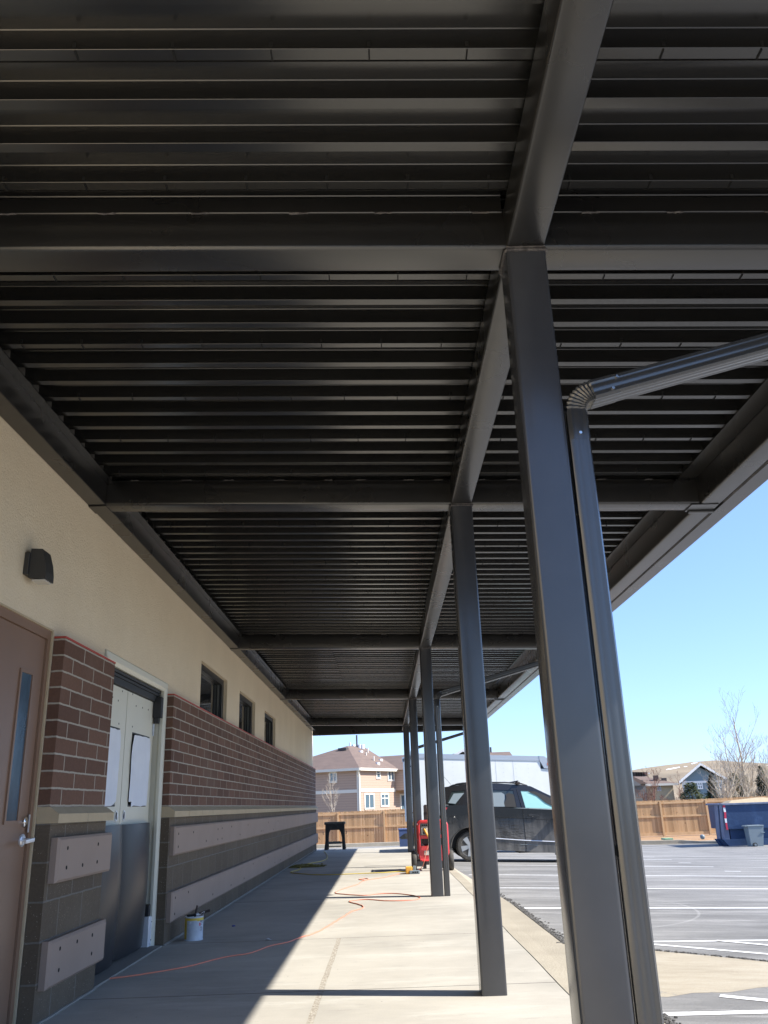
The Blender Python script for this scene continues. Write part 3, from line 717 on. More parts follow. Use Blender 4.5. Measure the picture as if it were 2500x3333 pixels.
# wall lamp
lp = wx((72*1.0, 1876), XS)
a = wx((72, 1876), XS+.0); tq = wx((76, 1808), XS)
ly0 = a.y; lz0 = a.z
wl = thing('wall_lamp', 'dark wedge-shaped wall lamp on the stucco above the brown door', 'lamp', (XS, ly0+.1, lz0+.1))
m = MB(); m.box((XS+.001, ly0, lz0+.012), (XS+.03, ly0+.11, lz0+.145), .004); m.build('back_plate', 'lamp', wl)
m = MB(); h = .165; yA, yB = ly0+.012, ly0+.135
m.loft([[(XS+.03, yA, lz0-.005), (XS+.128, yA, lz0-.012), (XS+.127, yA, lz0+.03), (XS+.118, yA, lz0+.09), (XS+.095, yA, lz0+h), (XS+.03, yA, lz0+h+.004)],
        [(XS+.03, yB, lz0-.005), (XS+.128, yB, lz0-.012), (XS+.127, yB, lz0+.03), (XS+.118, yB, lz0+.09), (XS+.095, yB, lz0+h), (XS+.03, yB, lz0+h+.004)]])
m.build('housing', 'lamp', wl)
m = MB(); m.box((XS+.045, yA+.012, lz0-.020), (XS+.120, yB-.012, lz0-.0125), .002); m.build('lens', 'lens', wl)

# ================================================================== CANOPY
SL = -.031
zb = lambda x: 3.055+SL*(x-.6)              # underside of the cross beams
ZD = .190                                   # deck underside above that
CY0 = .95
COLS = [2.742, 5.605, 11.27, 16.9, 22.6]
can = thing('canopy', 'long dark bronze steel canopy with ribbed metal deck roofing the walkway', 'canopy', (.6, 10, 0))
CX0, CX1 = .526, .678; CC = (CX0+CX1)/2
YEND = 24.40
for y in COLS:
    m = MB(); m.sweep(rrect(.152, .152, .014, 4), (CC, y, zslab(y)), (CC, y, zb(CC)-.004), V3(0, 1, 0)); co = m.build('column', 'steel_lit', can, 40)
    # weld collar at the top: lumpy bead
    m = MB(); rw = random.Random(int(y*10)); ring = [(CC+px*1.01, y+py*1.01, zb(CC)-.008+rw.uniform(-.002, .002)) for px, py in rrect(.156, .156, .012, 3)]
    dense = []
    for p, q in zip(ring, ring[1:]+ring[:1]):
        n = max(1, int((Vector(p)-Vector(q)).length/.012))
        dense += [Vector(p)+(Vector(q)-Vector(p))*i/n for i in range(n)]
    m.tube(dense+[dense[0]], [rw.uniform(.0045, .0075) for _ in range(len(dense)+1)], 6, False); m.build('weld', 'weld', co)
    # cross beam
    m = MB(); xa, xb = -1.905, 2.285
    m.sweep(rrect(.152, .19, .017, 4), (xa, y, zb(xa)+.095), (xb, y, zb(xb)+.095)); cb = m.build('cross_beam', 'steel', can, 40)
    # flat tab under each end of the beam
    m = MB(); m.prism([(XS+.003, y-.075, 3.126), (xa, y-.075, 3.126), (xa, y+.075, 3.126), (XS+.003, y+.075, 3.126)], (0, 0, .004)); m.build('end_plate', 'steel', cb)
    # stitch welds along the top edge
    m = MB(); x = -1.8+rw.uniform(0, .2)
    while x < 2.1:
        if y > 3 and not CX0-.03 < x < CX1+.03:
            L = rw.uniform(.05, .075)
            m.tube([(x+L*i/6, y-.079, zb(x)+ZD-.006+rw.uniform(-.0015, .0015)) for i in range(7)], [rw.uniform(.003, .0055) for _ in range(7)], 5)
        x += rw.choice((.30, .34, .36, .22))
    if y > 3: merge(m, cb, 'weld')
    else: m.bm.free()
# spine beam over the columns, between cross beams
for a, b in zip([CY0]+COLS, COLS+[YEND]):
    y0 = a+.077 if a > CY0+.1 else a; y1 = b-.077 if b < YEND else b
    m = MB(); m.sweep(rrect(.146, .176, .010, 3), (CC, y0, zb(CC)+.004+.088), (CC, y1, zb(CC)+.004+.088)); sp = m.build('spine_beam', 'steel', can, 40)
    m = MB(); rw = random.Random(int(b*7))
    m.tube([(CC-.073+.146*i/14, y1-.002, zb(CC)+.003) for i in range(15)], [rw.uniform(.004, .007) for _ in range(15)], 6); m.build('weld', 'weld', sp)
# ledger beam along the wall (sections between cross beams)
for a, b in zip([CY0]+COLS, COLS+[YEND]):
    y0 = a+.079 if a > CY0+.1 else a; y1 = b-.079 if b < YEND else b-.002
    m = MB(); m.box((XS+.002, y0, 3.134), (-1.907, y1, 3.36), .006); m.build('wall_beam', 'steel', can)
    m = MB(); m.box((-1.906, y0+.0, 3.286), (-1.85, y1, 3.292)); m.build('deck_ledge', 'deck', can)
for y in COLS:
    m = MB(); m.box((XS+.002, y-.0785, 3.131), (-1.907, y+.0785, 3.36)); m.build('wall_beam', 'steel', can)
# edge beam
XE0, XE1 = 2.285, 2.437
ze = zb(2.36)
m = MB(); m.sweep(rrect(.152, .20, .018, 4), ((XE0+XE1)/2, CY0, ze+.10), ((XE0+XE1)/2, YEND, ze+.10)); eb = m.build('edge_beam', 'steel', can, 40)
m = MB(); rw = random.Random(9); y = 3.0
while y < YEND-.3:
    L = rw.uniform(.04, .09); m.tube([(XE0-.003, y+L*i/5, ze+.196) for i in range(6)], [rw.uniform(.003, .005) for _ in range(6)], 5); y += rw.uniform(.3, .45)
merge(m, eb, 'weld')
m = MB(); y = -4.
for a, b in zip([CY0]+COLS, COLS+[YEND]):
    n = int((b-a)*12); m.tube([(XE1+.004, a+.1+(b-a-.2)*i/n, ze+.004+rw.uniform(-.001, .001)) for i in range(n+1)], [rw.uniform(.004, .007) for _ in range(n+1)], 5)
merge(m, eb, 'weld')
for y in COLS:
    m = MB(); m.prism([(XE0-.06, y-.076, ze-.004), (XE1-.02, y-.076, ze-.006), (XE1-.02, y+.076, ze-.006), (XE0-.06, y+.076, ze-.004)], (0, 0, .005))
    m.sweep(rrect(.035, .02, .008), (XE0-.04, y+.062, ze-.008), (XE1-.01, y+.062, ze-.012)); merge(m, eb, 'steel')
# angle under the deck edge
m = MB(); m.box((2.15, CY0, zb(2.2)+ZD-.007), (2.284, YEND-.1, zb(2.2)+ZD-.001)); m.box((2.15, CY0, zb(2.2)+ZD-.0005), (2.156, YEND-.1, zb(2.2)+ZD+.06)); m.build('edge_angle', 'deck', can)
# fascia: box gutter outside the edge beam, turning across the end
m = MB()
m.box((XE1+.010, CY0, ze-.0), (2.575, YEND+.13, ze+.30), .006); m.build('gutter_fascia', 'steel', can)
m = MB(); m.box((XE1+.008, -4.18, ze-.004), (2.50, YEND+.12, ze-.0005)); m.build('gutter_lip', 'steel', can)
m = MB(); m.box((XS+.02, YEND, 3.015), (XE1+.008, YEND+.115, 3.36), .012); ef = m.build('end_fascia', 'steel', can)
m = MB(); m.box((XS+.02, YEND-.05, 3.045), (XE1+.0, YEND-.001, 3.06)); m.build('end_flange', 'steel', can)
# ribbed deck, three-rib panels
P = .1925; BF = .042; WB = .009; DD = .072
ph = 1.944
def deckprof(y0, y1):
    pts = []; k0 = math.floor((y0-ph)/P)-1; k = k0
    while ph+P*k < y1+P:
        y = ph+P*k
        seq = [(y-WB-.0025, DD), (y-WB+.0003, DD-.003), (y-.0004, .0015), (y+.001, 0), (y+BF-.001, 0), (y+BF+WB, DD)]
        pts += seq; k += 1
    return [p for p in pts if y0 <= p[0] <= y1], k0
def deck(x0, x1, y0, y1, dz=0, seed=0):
    pts, k0 = deckprof(y0, y1)
    b = bmesh.new(); rd = random.Random(seed)
    A = [b.verts.new((x0, y, zb(x0)+ZD+z+dz)) for y, z in pts]; B = [b.verts.new((x1, y, zb(x1)+ZD+z+dz)) for y, z in pts]
    for i in range(len(pts)-1): b.faces.new((A[i], B[i], B[i+1], A[i+1]))
    me = bpy.data.meshes.new('ribbed_deck'); b.to_mesh(me); b.free(); me.materials.append(M['deck'])
    o = bpy.data.objects.new('ribbed_deck', me); C.objects.link(o); o.parent = can; o.matrix_parent_inverse = pw(can).inverted()
    # side-lap punches and thin lap lips on every third rib
    m = MB(); lips = MB(); k = k0
    while ph+P*k < y1:
        y = ph+P*k
        if k % 3 == 0 and y > y0+.02 and y+BF < y1:
            x = x0+rd.uniform(.1, .3)
            while x < x1:
                z = zb(x)+ZD+dz; m.box((x-.0022, y+.004, z-.0045), (x+.0022, y+BF-.002, z-.0008))
                m.box((x-.005, y-.0045, z+.006), (x+.005, y-.0025, z+.026))
                x += .302
            z = ZD+dz
            lips.poly([(x0, y+BF+.0015, zb(x0)+z-.004), (x1, y+BF+.0015, zb(x1)+z-.004), (x1, y+BF+.0015, zb(x1)+z+.014), (x0, y+BF+.0015, zb(x0)+z+.014)])
        k += 1
    merge(m, o, 'slot'); merge(lips, o, 'deck')
for a, b in zip([CY0]+COLS, COLS+[YEND-.02]):
    y0, y1 = a-.02, b-.02
    if abs(a-16.9) < .1 or abs(a-11.27) < .1:
        deck(-1.90, -.62 if a > 12 else -.72, y0, y1, -.004, int(a*3)); deck(-.63 if a > 12 else -.73, 2.28, y0, y1, .001, int(a*5)+1)
    else: deck(-1.90, 2.28, y0, y1, 0, int(a*3)+50)
# stepped angle strips welded to the near side of the first cross beam
y = COLS[0]-.076
zz = [atY(1950, q, y-.004).z-zb(.9) for q in (691, 641, 594)]
for (xa, xb) in ((-1.9, CX0-.004), (CX1+.004, 2.15)):
    for k, (z0, z1) in enumerate(((zz[0], zz[1]-.001), (zz[1], zz[2]))):
        m = MB(); t = .006+.008*k
        m.loft([[(xx, y-t, zb(xx)+z0+.003), (xx, y-t+.003, zb(xx)+z0), (xx, y-.0005, zb(xx)+z0), (xx, y-.0005, zb(xx)+z1), (xx, y-t+.003, zb(xx)+z1), (xx, y-t, zb(xx)+z1-.003)] for xx in (xa, xb)])
        m.build('angle_strip', 'steel', can)
    m = MB(); rw = random.Random(77); x = xa+.15
    while x < xb-.1:
        L = rw.uniform(.05, .075); m.tube([(x+L*i/6, y-.006, zb(x)+zz[0]-.003+rw.uniform(-.0015, .0015)) for i in range(7)], [rw.uniform(.0035, .006) for _ in range(7)], 5); x += rw.choice((.33, .36, .38))
    merge(m, [o for o in can.children if o.name.startswith('angle_strip')][-1], 'weld')
# roof covering above the deck
m = MB(); m.prism([(XS+.004, CY0, zb(XS)+ZD+DD+.02), (2.44, CY0, zb(2.44)+ZD+DD+.02), (2.44, YEND-.001, zb(2.44)+ZD+DD+.02), (XS+.004, YEND-.001, zb(XS)+ZD+DD+.02)], (0, 0, .06)); m.build('roof_cover', 'roof_top', can)

# ---------------------------------------------------------------- downspouts
def spoutprof(w, d, ribs=3, amp=.0018):
    """corrugated rounded rectangle"""
    pts = []
    def side(p, q, n, nrm):
        for i in range(n*6):
            u = i/(n*6); k = max(0, math.sin(u*math.pi*2*n-math.pi/2)+.0)
            e = amp*k*(1 if .08 < u < .92 else 0); pts.append((p[0]+(q[0]-p[0])*u-nrm[0]*e, p[1]+(q[1]-p[1])*u-nrm[1]*e))
    r = .008
    side((w/2, -d/2+r), (w/2, d/2-r), ribs, (1, 0)); side((w/2-r, d/2), (-w/2+r, d/2), ribs-1, (0, 1))
    side((-w/2, d/2-r), (-w/2, -d/2+r), ribs, (-1, 0)); side((-w/2+r, -d/2), (w/2-r, -d/2), ribs-1, (0, -1))
    return pts
def downspout(y, label, zel=2.31, x0=.690):
    W, D = .072, .098; xc = x0+W/2; yc = y-.02
    t = thing('downspout', label, 'downspout', (xc, yc, zslab(y)), 'downspouts beside canopy columns')
    pr = spoutprof(W, D)
    m = MB(); m.sweep([(a, b) for a, b in pr], (xc, yc, zslab(y)+.002), (xc, yc, zel), V3(0, 1, 0)); m.build('pipe', 'spout', t, 50)
    # elbow: crimped bend from +z to the arm direction
    dirA = Vector((1, 0, .262)).normalized(); Rb = .085; N = 9; rings = []
    cen = Vector((xc+Rb, yc, zel+.06))
    ang0 = math.pi; ang1 = math.pi-math.acos(dirA.z)   # turn from vertical to the arm slope
    path = [(Vector((xc, yc, zel-.05)), Vector((0, 0, 1))), (Vector((xc, yc, zel+.06)), Vector((0, 0, 1)))]
    for i in range(1, N*2+1):
        a = ang0+(ang1-ang0)*i/(N*2)
        p = cen+Vector((math.cos(a), 0, math.sin(a)))*Rb; d = Vector((math.sin(a), 0, -math.cos(a))); path.append((p, d))
    pe = path[-1][0]; path.append((pe+dirA*.10, dirA))
    for i, (p, d) in enumerate(path):
        sc = 1.03 if (i < 2 or i == len(path)-1) else (1.06 if i % 2 else .94)
        sd = Vector((0, 1, 0)); u = d.cross(sd).normalized()
        if 1 < i < len(path)-1 and i % 2 == 0: rings.append([p+u*a*sc*1.0+sd*b*sc+d*.004 for a, b in pr])
        rings.append([p-u*(-a)*sc+sd*b*sc for a, b in pr])
    m = MB(); m.loft(rings); elb = m.build('elbow', 'spout', t, 35)
    end = pe+dirA*((2.46-pe.x)/dirA.x); a0 = pe+dirA*.085
    m = MB(); sd = Vector((0, 1, 0)); u = dirA.cross(sd).normalized()
    m.loft([[a0+u*a+sd*b for a, b in pr], [end+u*a+sd*b for a, b in pr]]); m.build('arm', 'spout', t, 50)
    m = MB()
    for p, n in ((Vector((xc-.0, yc-D/2*1.03, zel-.03)), Vector((0, -1, 0))), (pe+dirA*.07+u*(-.02)-sd*(D/2*1.03), -sd), (pe+dirA*.10+u*.02-sd*(D/2*1.03), -sd)):
        m.tube([p, p+n*.006], .0055, 10)
    merge(m, elb, 'screw')
    # strap
    m = MB(); m.box((x0-.014, yc+.0, zslab(y)+.9), (x0-.001, yc+.03, zslab(y)+.93)); m.build('strap', 'steel', t); m = MB(); m.box((x0-.014, yc, 2.0), (x0-.001, yc+.03, 2.03)); m.build('strap', 'steel', t)
downspout(2.742, 'corrugated dark downspout beside the nearest column, bent out overhead to the gutter')
downspout(11.27, 'dark downspout on the third column, its arm crossing in front of the sky')
downspout(22.6, 'thin far downspout at the last column beyond the red generator')

# ================================================================== THINGS ON THE WALKWAY
# ---- paint can
a = hit(*c1(925, 1795), 2, 0); b = hit(*c1(1003, 1795), 2, 0)
cc = (a+b)/2; cx, cy = cc.x, cc.y+.07; rad = .080; chh = .192
pc = thing('paint_can', 'open dented metal paint can with yellow band standing by the wall beside the cream door', 'paint can', (cx, cy, zslab(cy)))
m = MB(); m.lathe([(rad-.004, .001), (rad+.002, .0), (rad+.002, .005), (rad, .007), (rad, chh-.01), (rad+.003, chh-.006), (rad+.003, chh), (rad-.006, chh), (rad-.008, chh-.03), (.002, chh-.031)], (cx, cy, 0), 'Z', 32); cbo = m.build('can_body', 'can_metal', pc, 40)
def arcband(m, a0, a1, z0, z1, r, n=8, slope=0):
    A = [(cx+r*math.cos(math.radians(a0+(a1-a0)*i/n)), cy+r*math.sin(math.radians(a0+(a1-a0)*i/n))) for i in range(n+1)]
    for i in range(n):
        dz0 = slope*i/n; dz1 = slope*(i+1)/n
        m.poly([(*A[i], z0+dz0), (*A[i+1], z0+dz1), (*A[i+1], z1), (*A[i], z1)])
m = MB(); arcband(m, -60, 180, chh-.036, chh-.011, rad+.0012, 20, 0); arcband(m, 180, 232, .012, chh-.011, rad+.0012, 8); arcband(m, 232, 300, chh-.030, chh-.011, rad+.0012, 8); merge(m, cbo, 'can_yellow')
m = MB()
for i in range(2):
    for j in range(2): arcband(m, -45+i*6, -45+i*6+5.2, .118+j*.0125, .129+j*.0125, rad+.0018, 3)
merge(m, cbo, 'can_red')
m = MB()
arcband(m, -38, -14, .147, .160, rad+.0018, 6)
for z, a0, a1 in ((.136, -31, -12), (.124, -31, -18), (.104, -38, -20), (.096, -34, -16), (.086, -31, -14), (.078, -34, -22)): arcband(m, a0, a1, z, z+.004, rad+.0018, 5)
merge(m, cbo, 'can_ink')
for sg in (-1, 1):
    m = MB(); q = math.radians(255 if sg < 0 else 75); p = Vector((cx+math.cos(q)*rad, cy+math.sin(q)*rad, chh-.05)); n = Vector((math.cos(q), math.sin(q), 0)); m.tube([p, p+n*.006], .011, 12); m.build('bail_ear', 'can_metal', pc)
m = MB(); p0 = Vector((cx+math.cos(math.radians(255))*(rad+.006), cy+math.sin(math.radians(255))*(rad+.006), chh-.05)); p1 = Vector((cx+math.cos(math.radians(75))*(rad+.006), cy+math.sin(math.radians(75))*(rad+.006), chh-.05))
m.tube([p0+(p1-p0)*t+Vector((math.sin(math.pi*t)*.09, -math.sin(math.pi*t)*.02, math.sin(math.pi*t)*.085)) for t in [i/14 for i in range(15)]], .0018, 6); m.build('bail_handle', 'alu', pc)
pb = thing('paint_brush', 'dark paint-soaked brush lying across the open paint can', 'paint brush', (cx, cy, chh))
m = MB(); m.sweep([(-.03, -.008), (.03, -.008), (.034, .006), (-.034, .006)], (cx-.055, cy-.03, chh+.006), (cx+.01, cy+.0, chh+.012)); m.build('bristles', 'slot', pb)
m = MB(); m.sweep(rrect(.058, .014, .003, 2), (cx+.01, cy, chh+.012), (cx+.035, cy+.012, chh+.016)); m.build('ferrule', 'can_metal', pb)
m = MB(); m.tube([(cx+.035, cy+.012, chh+.016), (cx+.07, cy+.02, chh+.024), (cx+.13, cy+.035, chh+.038)], [.013, .009, .011], 8); m.build('handle', 'dark_brown', pb)
st = MB(); st.tube([(cx-.01, cy-.01, chh-.1), (cx+.02, cy+.01, chh+.085)], .008, 8); o = st.build('stir_stick', 'dark_brown'); tag(o, 'dark stained stir stick poking up out of the paint can', 'stick')
# small litter
p = hit(*c6(295, 581), 2, 0); m = MB(); m.lathe([(.0001, .001), (.017, .0012), (.018, .006), (.012, .010), (.0001, .009)], (p.x, p.y, zslab(p.y)), 'Z', 14); tag(m.build('bottle_cap', 'tape'), 'tiny blue cap lying on the shaded walkway right of the paint can', 'cap')
p = hit(*c6(495, 665), 2, 0); m = MB()
m.poly([(p.x-.03, p.y, .004), (p.x, p.y-.02, .012), (p.x+.035, p.y+.01, .005), (p.x+.01, p.y+.03, .014)]); m.poly([(p.x+.0, p.y-.02, .012), (p.x+.05, p.y-.01, .003), (p.x+.035, p.y+.01, .005)])
tag(m.build('paper_scrap', 'paper'), 'small crumpled scrap on the shaded walkway near the orange cord', 'litter')
# ---- cords
def cord(name, pix, r, material, label, cat='cord', lift=0, end3=None):
    pts = [hit(px, py, 2, 0) for px, py in pix]
    pts = [Vector((p.x, p.y, zslab(p.y)+r+lift)) for p in pts]
    if end3: pts += end3
    out = []
    for i in range(len(pts)-1):
        p0, p1_, p2, p3 = pts[max(i-1, 0)], pts[i], pts[i+1], pts[min(i+2, len(pts)-1)]
        n = max(2, int((p2-p1_).length/.08))
        for k in range(n):
            t = k/n; out.append(.5*((2*p1_)+(-p0+p2)*t+(2*p0-5*p1_+4*p2-p3)*t*t+(-p0+3*p1_-3*p2+p3)*t**3))
    out.append(pts[-1]); rc = random.Random(len(pix))
    out = [p+Vector((rc.uniform(-.004, .004), rc.uniform(-.004, .004), 0)) for p in out]
    m = MB(); m.tube(out, r, 6); o = m.build(name, material, None, 180); tag(o, label, cat); return o
pix = [q for q in [(299, 3194), (414, 3181), (550, 3160)]]+[c6(*q) for q in [(60, 818), (180, 785), (280, 763), (370, 752), (430, 735), (480, 715), (530, 698), (620, 680), (700, 650), (800, 618), (900, 560), (965, 520), (1010, 492), (1068, 476), (1072, 463), (1040, 450), (990, 437), (1010, 428), (1100, 422), (1200, 430), (1300, 430), (1390, 423), (1415, 412), (1395, 403), (1340, 393), (1250, 386), (1150, 390), (1080, 398), (960, 391), (905, 382), (960, 356), (1040, 331), (1065, 313), (1105, 299), (1085, 294), (1045, 300), (1085, 304), (1110, 300), (1200, 288), (1280, 268), (1335, 262)]]
cord('extension_cord', pix, .0058, 'orange', 'orange extension cord winding along the walkway from the cream door toward the generator', 'cord')
ycord = [c6(*q) for q in [(1345, 256), (1290, 252), (1200, 258), (1100, 262), (1000, 266), (900, 270), (800, 271), (720, 266), (670, 262), (637, 256), (650, 249), (690, 238), (700, 222), (720, 208), (760, 196), (820, 185), (850, 172), (858, 158), (852, 140), (838, 124)]]
cord('extension_cord', ycord, .008, 'yellow', 'yellow braided extension cord running across the walkway to the bundle by the wall', 'cord')
m = MB(); rc = random.Random(4); base = [hit(*c6(*q), 2, 0) for q in ((635, 222), (700, 215), (760, 212), (820, 214))]
for i in range(13):
    sh = Vector((rc.uniform(-.05, .05), rc.uniform(-.28, .28), 0)); l = rc.uniform(0, .1); rr_ = rc.uniform(.95, 1.05)
    A = base[0]+sh*1.0; B = base[3]+sh+Vector((rc.uniform(-.1, .06), 0, 0)); out = []
    for k in range(25):
        t = k/24; p = A+(B-A)*t; p.z = zslab(p.y)+.008+.05*math.sin(math.pi*t)*rc.uniform(.4, .9)*(i/13); p.y += .05*math.sin(t*9+i); out.append(p)
    m.tube(out, .008, 5)
    if i % 3 == 0: m.tube([B+Vector((.045*math.sin(q*math.pi/6), .04*math.cos(q*math.pi/6), .012)) for q in range(7)], .008, 5)
o = m.build('cord_bundle', 'olive', None, 180); tag(o, 'olive and yellow coil of cord heaped against the foot of the wall', 'cord coil')
# ---- adapter box on the ground
p = hit(*c6(1365, 262), 2, 0); ax, ay, az_ = p.x, p.y, zslab(p.y)
ad = thing('cord_adapter', 'orange and grey plug adapter box lying on the walkway in front of the generator', 'adapter', (ax, ay, az_))
m = MB(); m.box((ax-.10, ay-.10, az_+.004), (ax+.01, ay+.10, az_+.11), .012); m.build('housing', 'gold', ad)
m = MB(); m.box((ax-.04, ay-.13, az_+.002), (ax+.13, ay-.02, az_+.055), .010); m.box((ax+.02, ay-.05, az_+.05), (ax+.07, ay+.0, az_+.12), .008); skb = m.build('socket_block', 'cart', ad)
m = MB(); 
for i in range(3): m.box((ax+.01+i*.035, ay-.134, az_+.018), (ax+.03+i*.035, ay-.1295, az_+.04))
merge(m, skb, 'slot')
# ---- generator on wheels
GY = 15.55
g0 = lambda zx, zy: atY(1280+zx/8.295, 2600+zy/8.295, GY)
gz = zslab(GY)
gen = thing('portable_generator', 'red wheeled portable generator with tube frame at the kerb', 'generator', (.82, GY+.3, gz))
TL = g0(665, 625); TR = g0(1425, 600); BL = g0(720, 1720); BR = g0(1500, 1690)
x0, x1 = TL.x+.02, TR.x; zt, zb_ = TL.z, .17; dp = .62
m = MB()
for yy in (GY, GY+dp):
    m.tube([(x0-.01, yy, zb_+.1), (x0-.01, yy, zt-.06), (x0+.01, yy, zt-.015), (x0+.05, yy, zt), (x1-.05, yy, zt), (x1-.01, yy, zt-.015), (x1+.01, yy, zt-.06), (x1+.01, yy, zb_+.1), (x1, yy, zb_), (x0, yy, zb_), (x0-.01, yy, zb_+.1)], .020, 10)
for xx in (x0-.01, x1+.01):
    m.tube([(xx, GY, zt-.05), (xx, GY+dp, zt-.05)], .017, 8); m.tube([(xx, GY, zb_+.05), (xx, GY+dp, zb_+.05)], .017, 8); m.tube([(xx, GY, (zt+zb_)/2), (xx, GY+dp, (zt+zb_)/2)], .012, 8)
m.build('tube_frame', 'red', gen, 60)
m = MB(); m.prism([(x0+.01, GY-.01, zb_+.02), (x0+.03, GY-.03, zb_-.02), (x1-.03, GY-.03, zb_-.02), (x1-.01, GY-.01, zb_+.02), (x1-.01, GY-.01, zb_+.22), (x0+.01, GY-.01, zb_+.22)], (0, .02, 0)); m.box((x0+.02, GY+.01, zb_+.205), (x1-.02, GY+dp-.03, zb_+.22)); m.build('base_guard', 'red', gen)
m = MB(); m.box((x0+.07, GY-.016, zb_+.075), (x0+.30, GY-.0125, zb_+.145)); m.build('worn_label', 'outlet', gen)
m = MB(); m.box((x0+.05, GY+.09, zb_+.23), (x1-.06, GY+dp-.06, zt-.22), .02)
ebk = m.build('engine_block', 'plastic', gen)
m = MB(); 
for i in range(6): m.box((x1-.24, GY+.06, zb_+.24+.035*i), (x1-.05, GY+.095, zb_+.255+.035*i))
merge(m, ebk, 'black_rubber')
m = MB(); m.box((x0+.035, GY+.06, zt-.15), (x1-.04, GY+dp-.05, zt-.02), .035); m.box((x0+.02, GY-.0, zt-.275), (x1-.02, GY+.03, zt-.222), .006); m.build('fuel_tank', 'red', gen)
m = MB(); m.box((x0+.015, GY-.012, zt-.218), (x0+.33, GY+.05, zt-.025), .008); cp = m.build('control_panel', 'panelgrey', gen)
m = MB(); m.box((x0+.035, GY-.0165, zt-.208), (x0+.31, GY-.0125, zt-.098)); m.box((x0+.035, GY-.016, zt-.088), (x0+.31, GY-.0125, zt-.082)); m.build('outlet_plate', 'outlet', cp)
m = MB()
for i in range(4): m.box((x0+.05+.034*i, GY-.020, zt-.072), (x0+.068+.034*i, GY-.0125, zt-.046))
merge(m, cp, 'slot')
m = MB()
for xx, zz in ((x0+.055, zt-.203), (x0+.165, zt-.148), (x0+.055, zt-.148), (x0+.165, zt-.203)): m.box((xx, GY-.021, zz), (xx+.055, GY-.0168, zz+.045))
merge(m, cp, 'plastic')
m = MB(); yc_ = GY-.03
m.tube([(x0+.085, yc_+.008, zt-.125), (x0+.09, yc_-.02, zt-.135), (x0+.125, yc_-.03, zt-.20), (x0+.17, yc_-.03, zt-.28), (x0+.23, yc_-.02, zt-.34), (x0+.26, GY+.0, zt-.42)], [.018, .018, .016, .013, .012, .010], 8); m.build('plug_lead', 'gold', gen, 60)
o = cord('extension_cord', [c6(1385, 250), c6(1395, 246)], .006, 'orange', 'thin orange cord hanging down the front of the red generator', 'cord', 0, [V3(x0+.03, GY-.10, .08), V3(x0+.10, GY-.06, .30), V3(x0+.155, GY-.045, .45), V3(x0+.185, GY-.04, zt-.26), V3(x0+.19, GY-.03, zt-.18)])
def wheel(name, c, r, w, parent, axis='X', hub=True):
    m = MB(); m.lathe([(r*.55, -w*.42), (r*.9, -w*.5), (r*.985, -w*.3), (r, 0), (r*.985, w*.3), (r*.9, w*.5), (r*.55, w*.42)], c, axis, 28); t = m.build(name, 'tyre', parent, 50)
    m = MB(); m.lathe([(.0001, -w*.36), (r*.18, -w*.4), (r*.2, -w*.3), (r*.56, -w*.34), (r*.56, w*.34), (r*.2, w*.3), (r*.18, w*.4), (.0001, w*.36)], c, axis, 20); m.build('hub', 'plastic', t, 40)
    return t
WL = g0(570, 1745); WR = g0(1590, 1745); wr = .165
wheel('wheel', (WL.x+.0, GY+.1, zslab(GY)+wr), wr, .085, gen); wheel('wheel', (WR.x-.01, GY+.1, zslab(GY)+wr-.012), wr, .085, gen)
m = MB(); m.tube([(WL.x, GY+.1, gz+wr), (WR.x, GY+.1, gz+wr-.01)], .012, 8); m.build('axle', 'plastic', gen)
m = MB(); m.box((x0+.06, GY+dp-.08, gz+.002), (x0+.12, GY+dp-.02, zb_+.0)); m.build('foot', 'black_rubber', gen); m = MB(); m.box((x1-.12, GY+dp-.08, gz+.002), (x1-.06, GY+dp-.02, zb_+.0)); m.build('foot', 'black_rubber', gen)
# ---- dark brown post behind the generator (only its edge shows)
pt = thing('capped_post', 'dark brown post with a wider head standing behind the red generator', 'post', (1.28, 17.2, zslab(17)))
A = atY(1280+815/8.295, 2600+180/8.295, 17.2); B = atY(1280+830/8.295, 2600+560/8.295, 17.2)
m = MB(); m.loft([[(A.x+.002+dx*.16, 17.2+dy*.1, z) for dx, dy in ((0, 0), (1, 0), (1, 1), (0, 1))] if k else [(A.x+.02+dx*.12, 17.2+dy*.1, z) for dx, dy in ((0, 0), (1, 0), (1, 1), (0, 1))] for k, z in ((1, A.z-.125), (1, A.z-.06), (1, A.z-.01), (0, A.z+.012))]); m.build('head', 'dark_brown', pt)
m = MB(); m.box((B.x+.0, 17.21, zslab(17)), (B.x+.10, 17.29, A.z-.124), .01); m.build('shaft', 'dark_brown', pt)
# ---- sawhorse
SY = 24.95
s0 = lambda zx, zy: atY(1030+zx/13.825, 2640+zy/13.825, SY)
sz = zslab(SY)
sh = thing('sawhorse', 'black plastic folding sawhorse at the far end of the walkway before the fence', 'sawhorse', (s0(800, 1600).x, SY+.2, sz))
a = s0(340, 500); b = s0(1290, 500); fl = s0(340, 1650); fr = s0(1285, 1650)
zt = a.z; xl_, xr = a.x, b.x; zf = sz
m = MB(); m.box((xl_+.02, SY+.12, zt-.06), (xr-.02, SY+.24, zt), .006); m.box((xl_, SY+.11, zt-.075), (xl_+.06, SY+.25, zt-.008), .004); m.box((xr-.06, SY+.11, zt-.075), (xr, SY+.25, zt-.008), .004); srl = m.build('top_rail', 'slate', sh)
m = MB(); 
for i in range(11): m.box((xl_+.07+i*(xr-xl_-.16)/10, SY+.112, zt-.075), (xl_+.085+i*(xr-xl_-.16)/10, SY+.119, zt-.062))
merge(m, srl, 'slate')
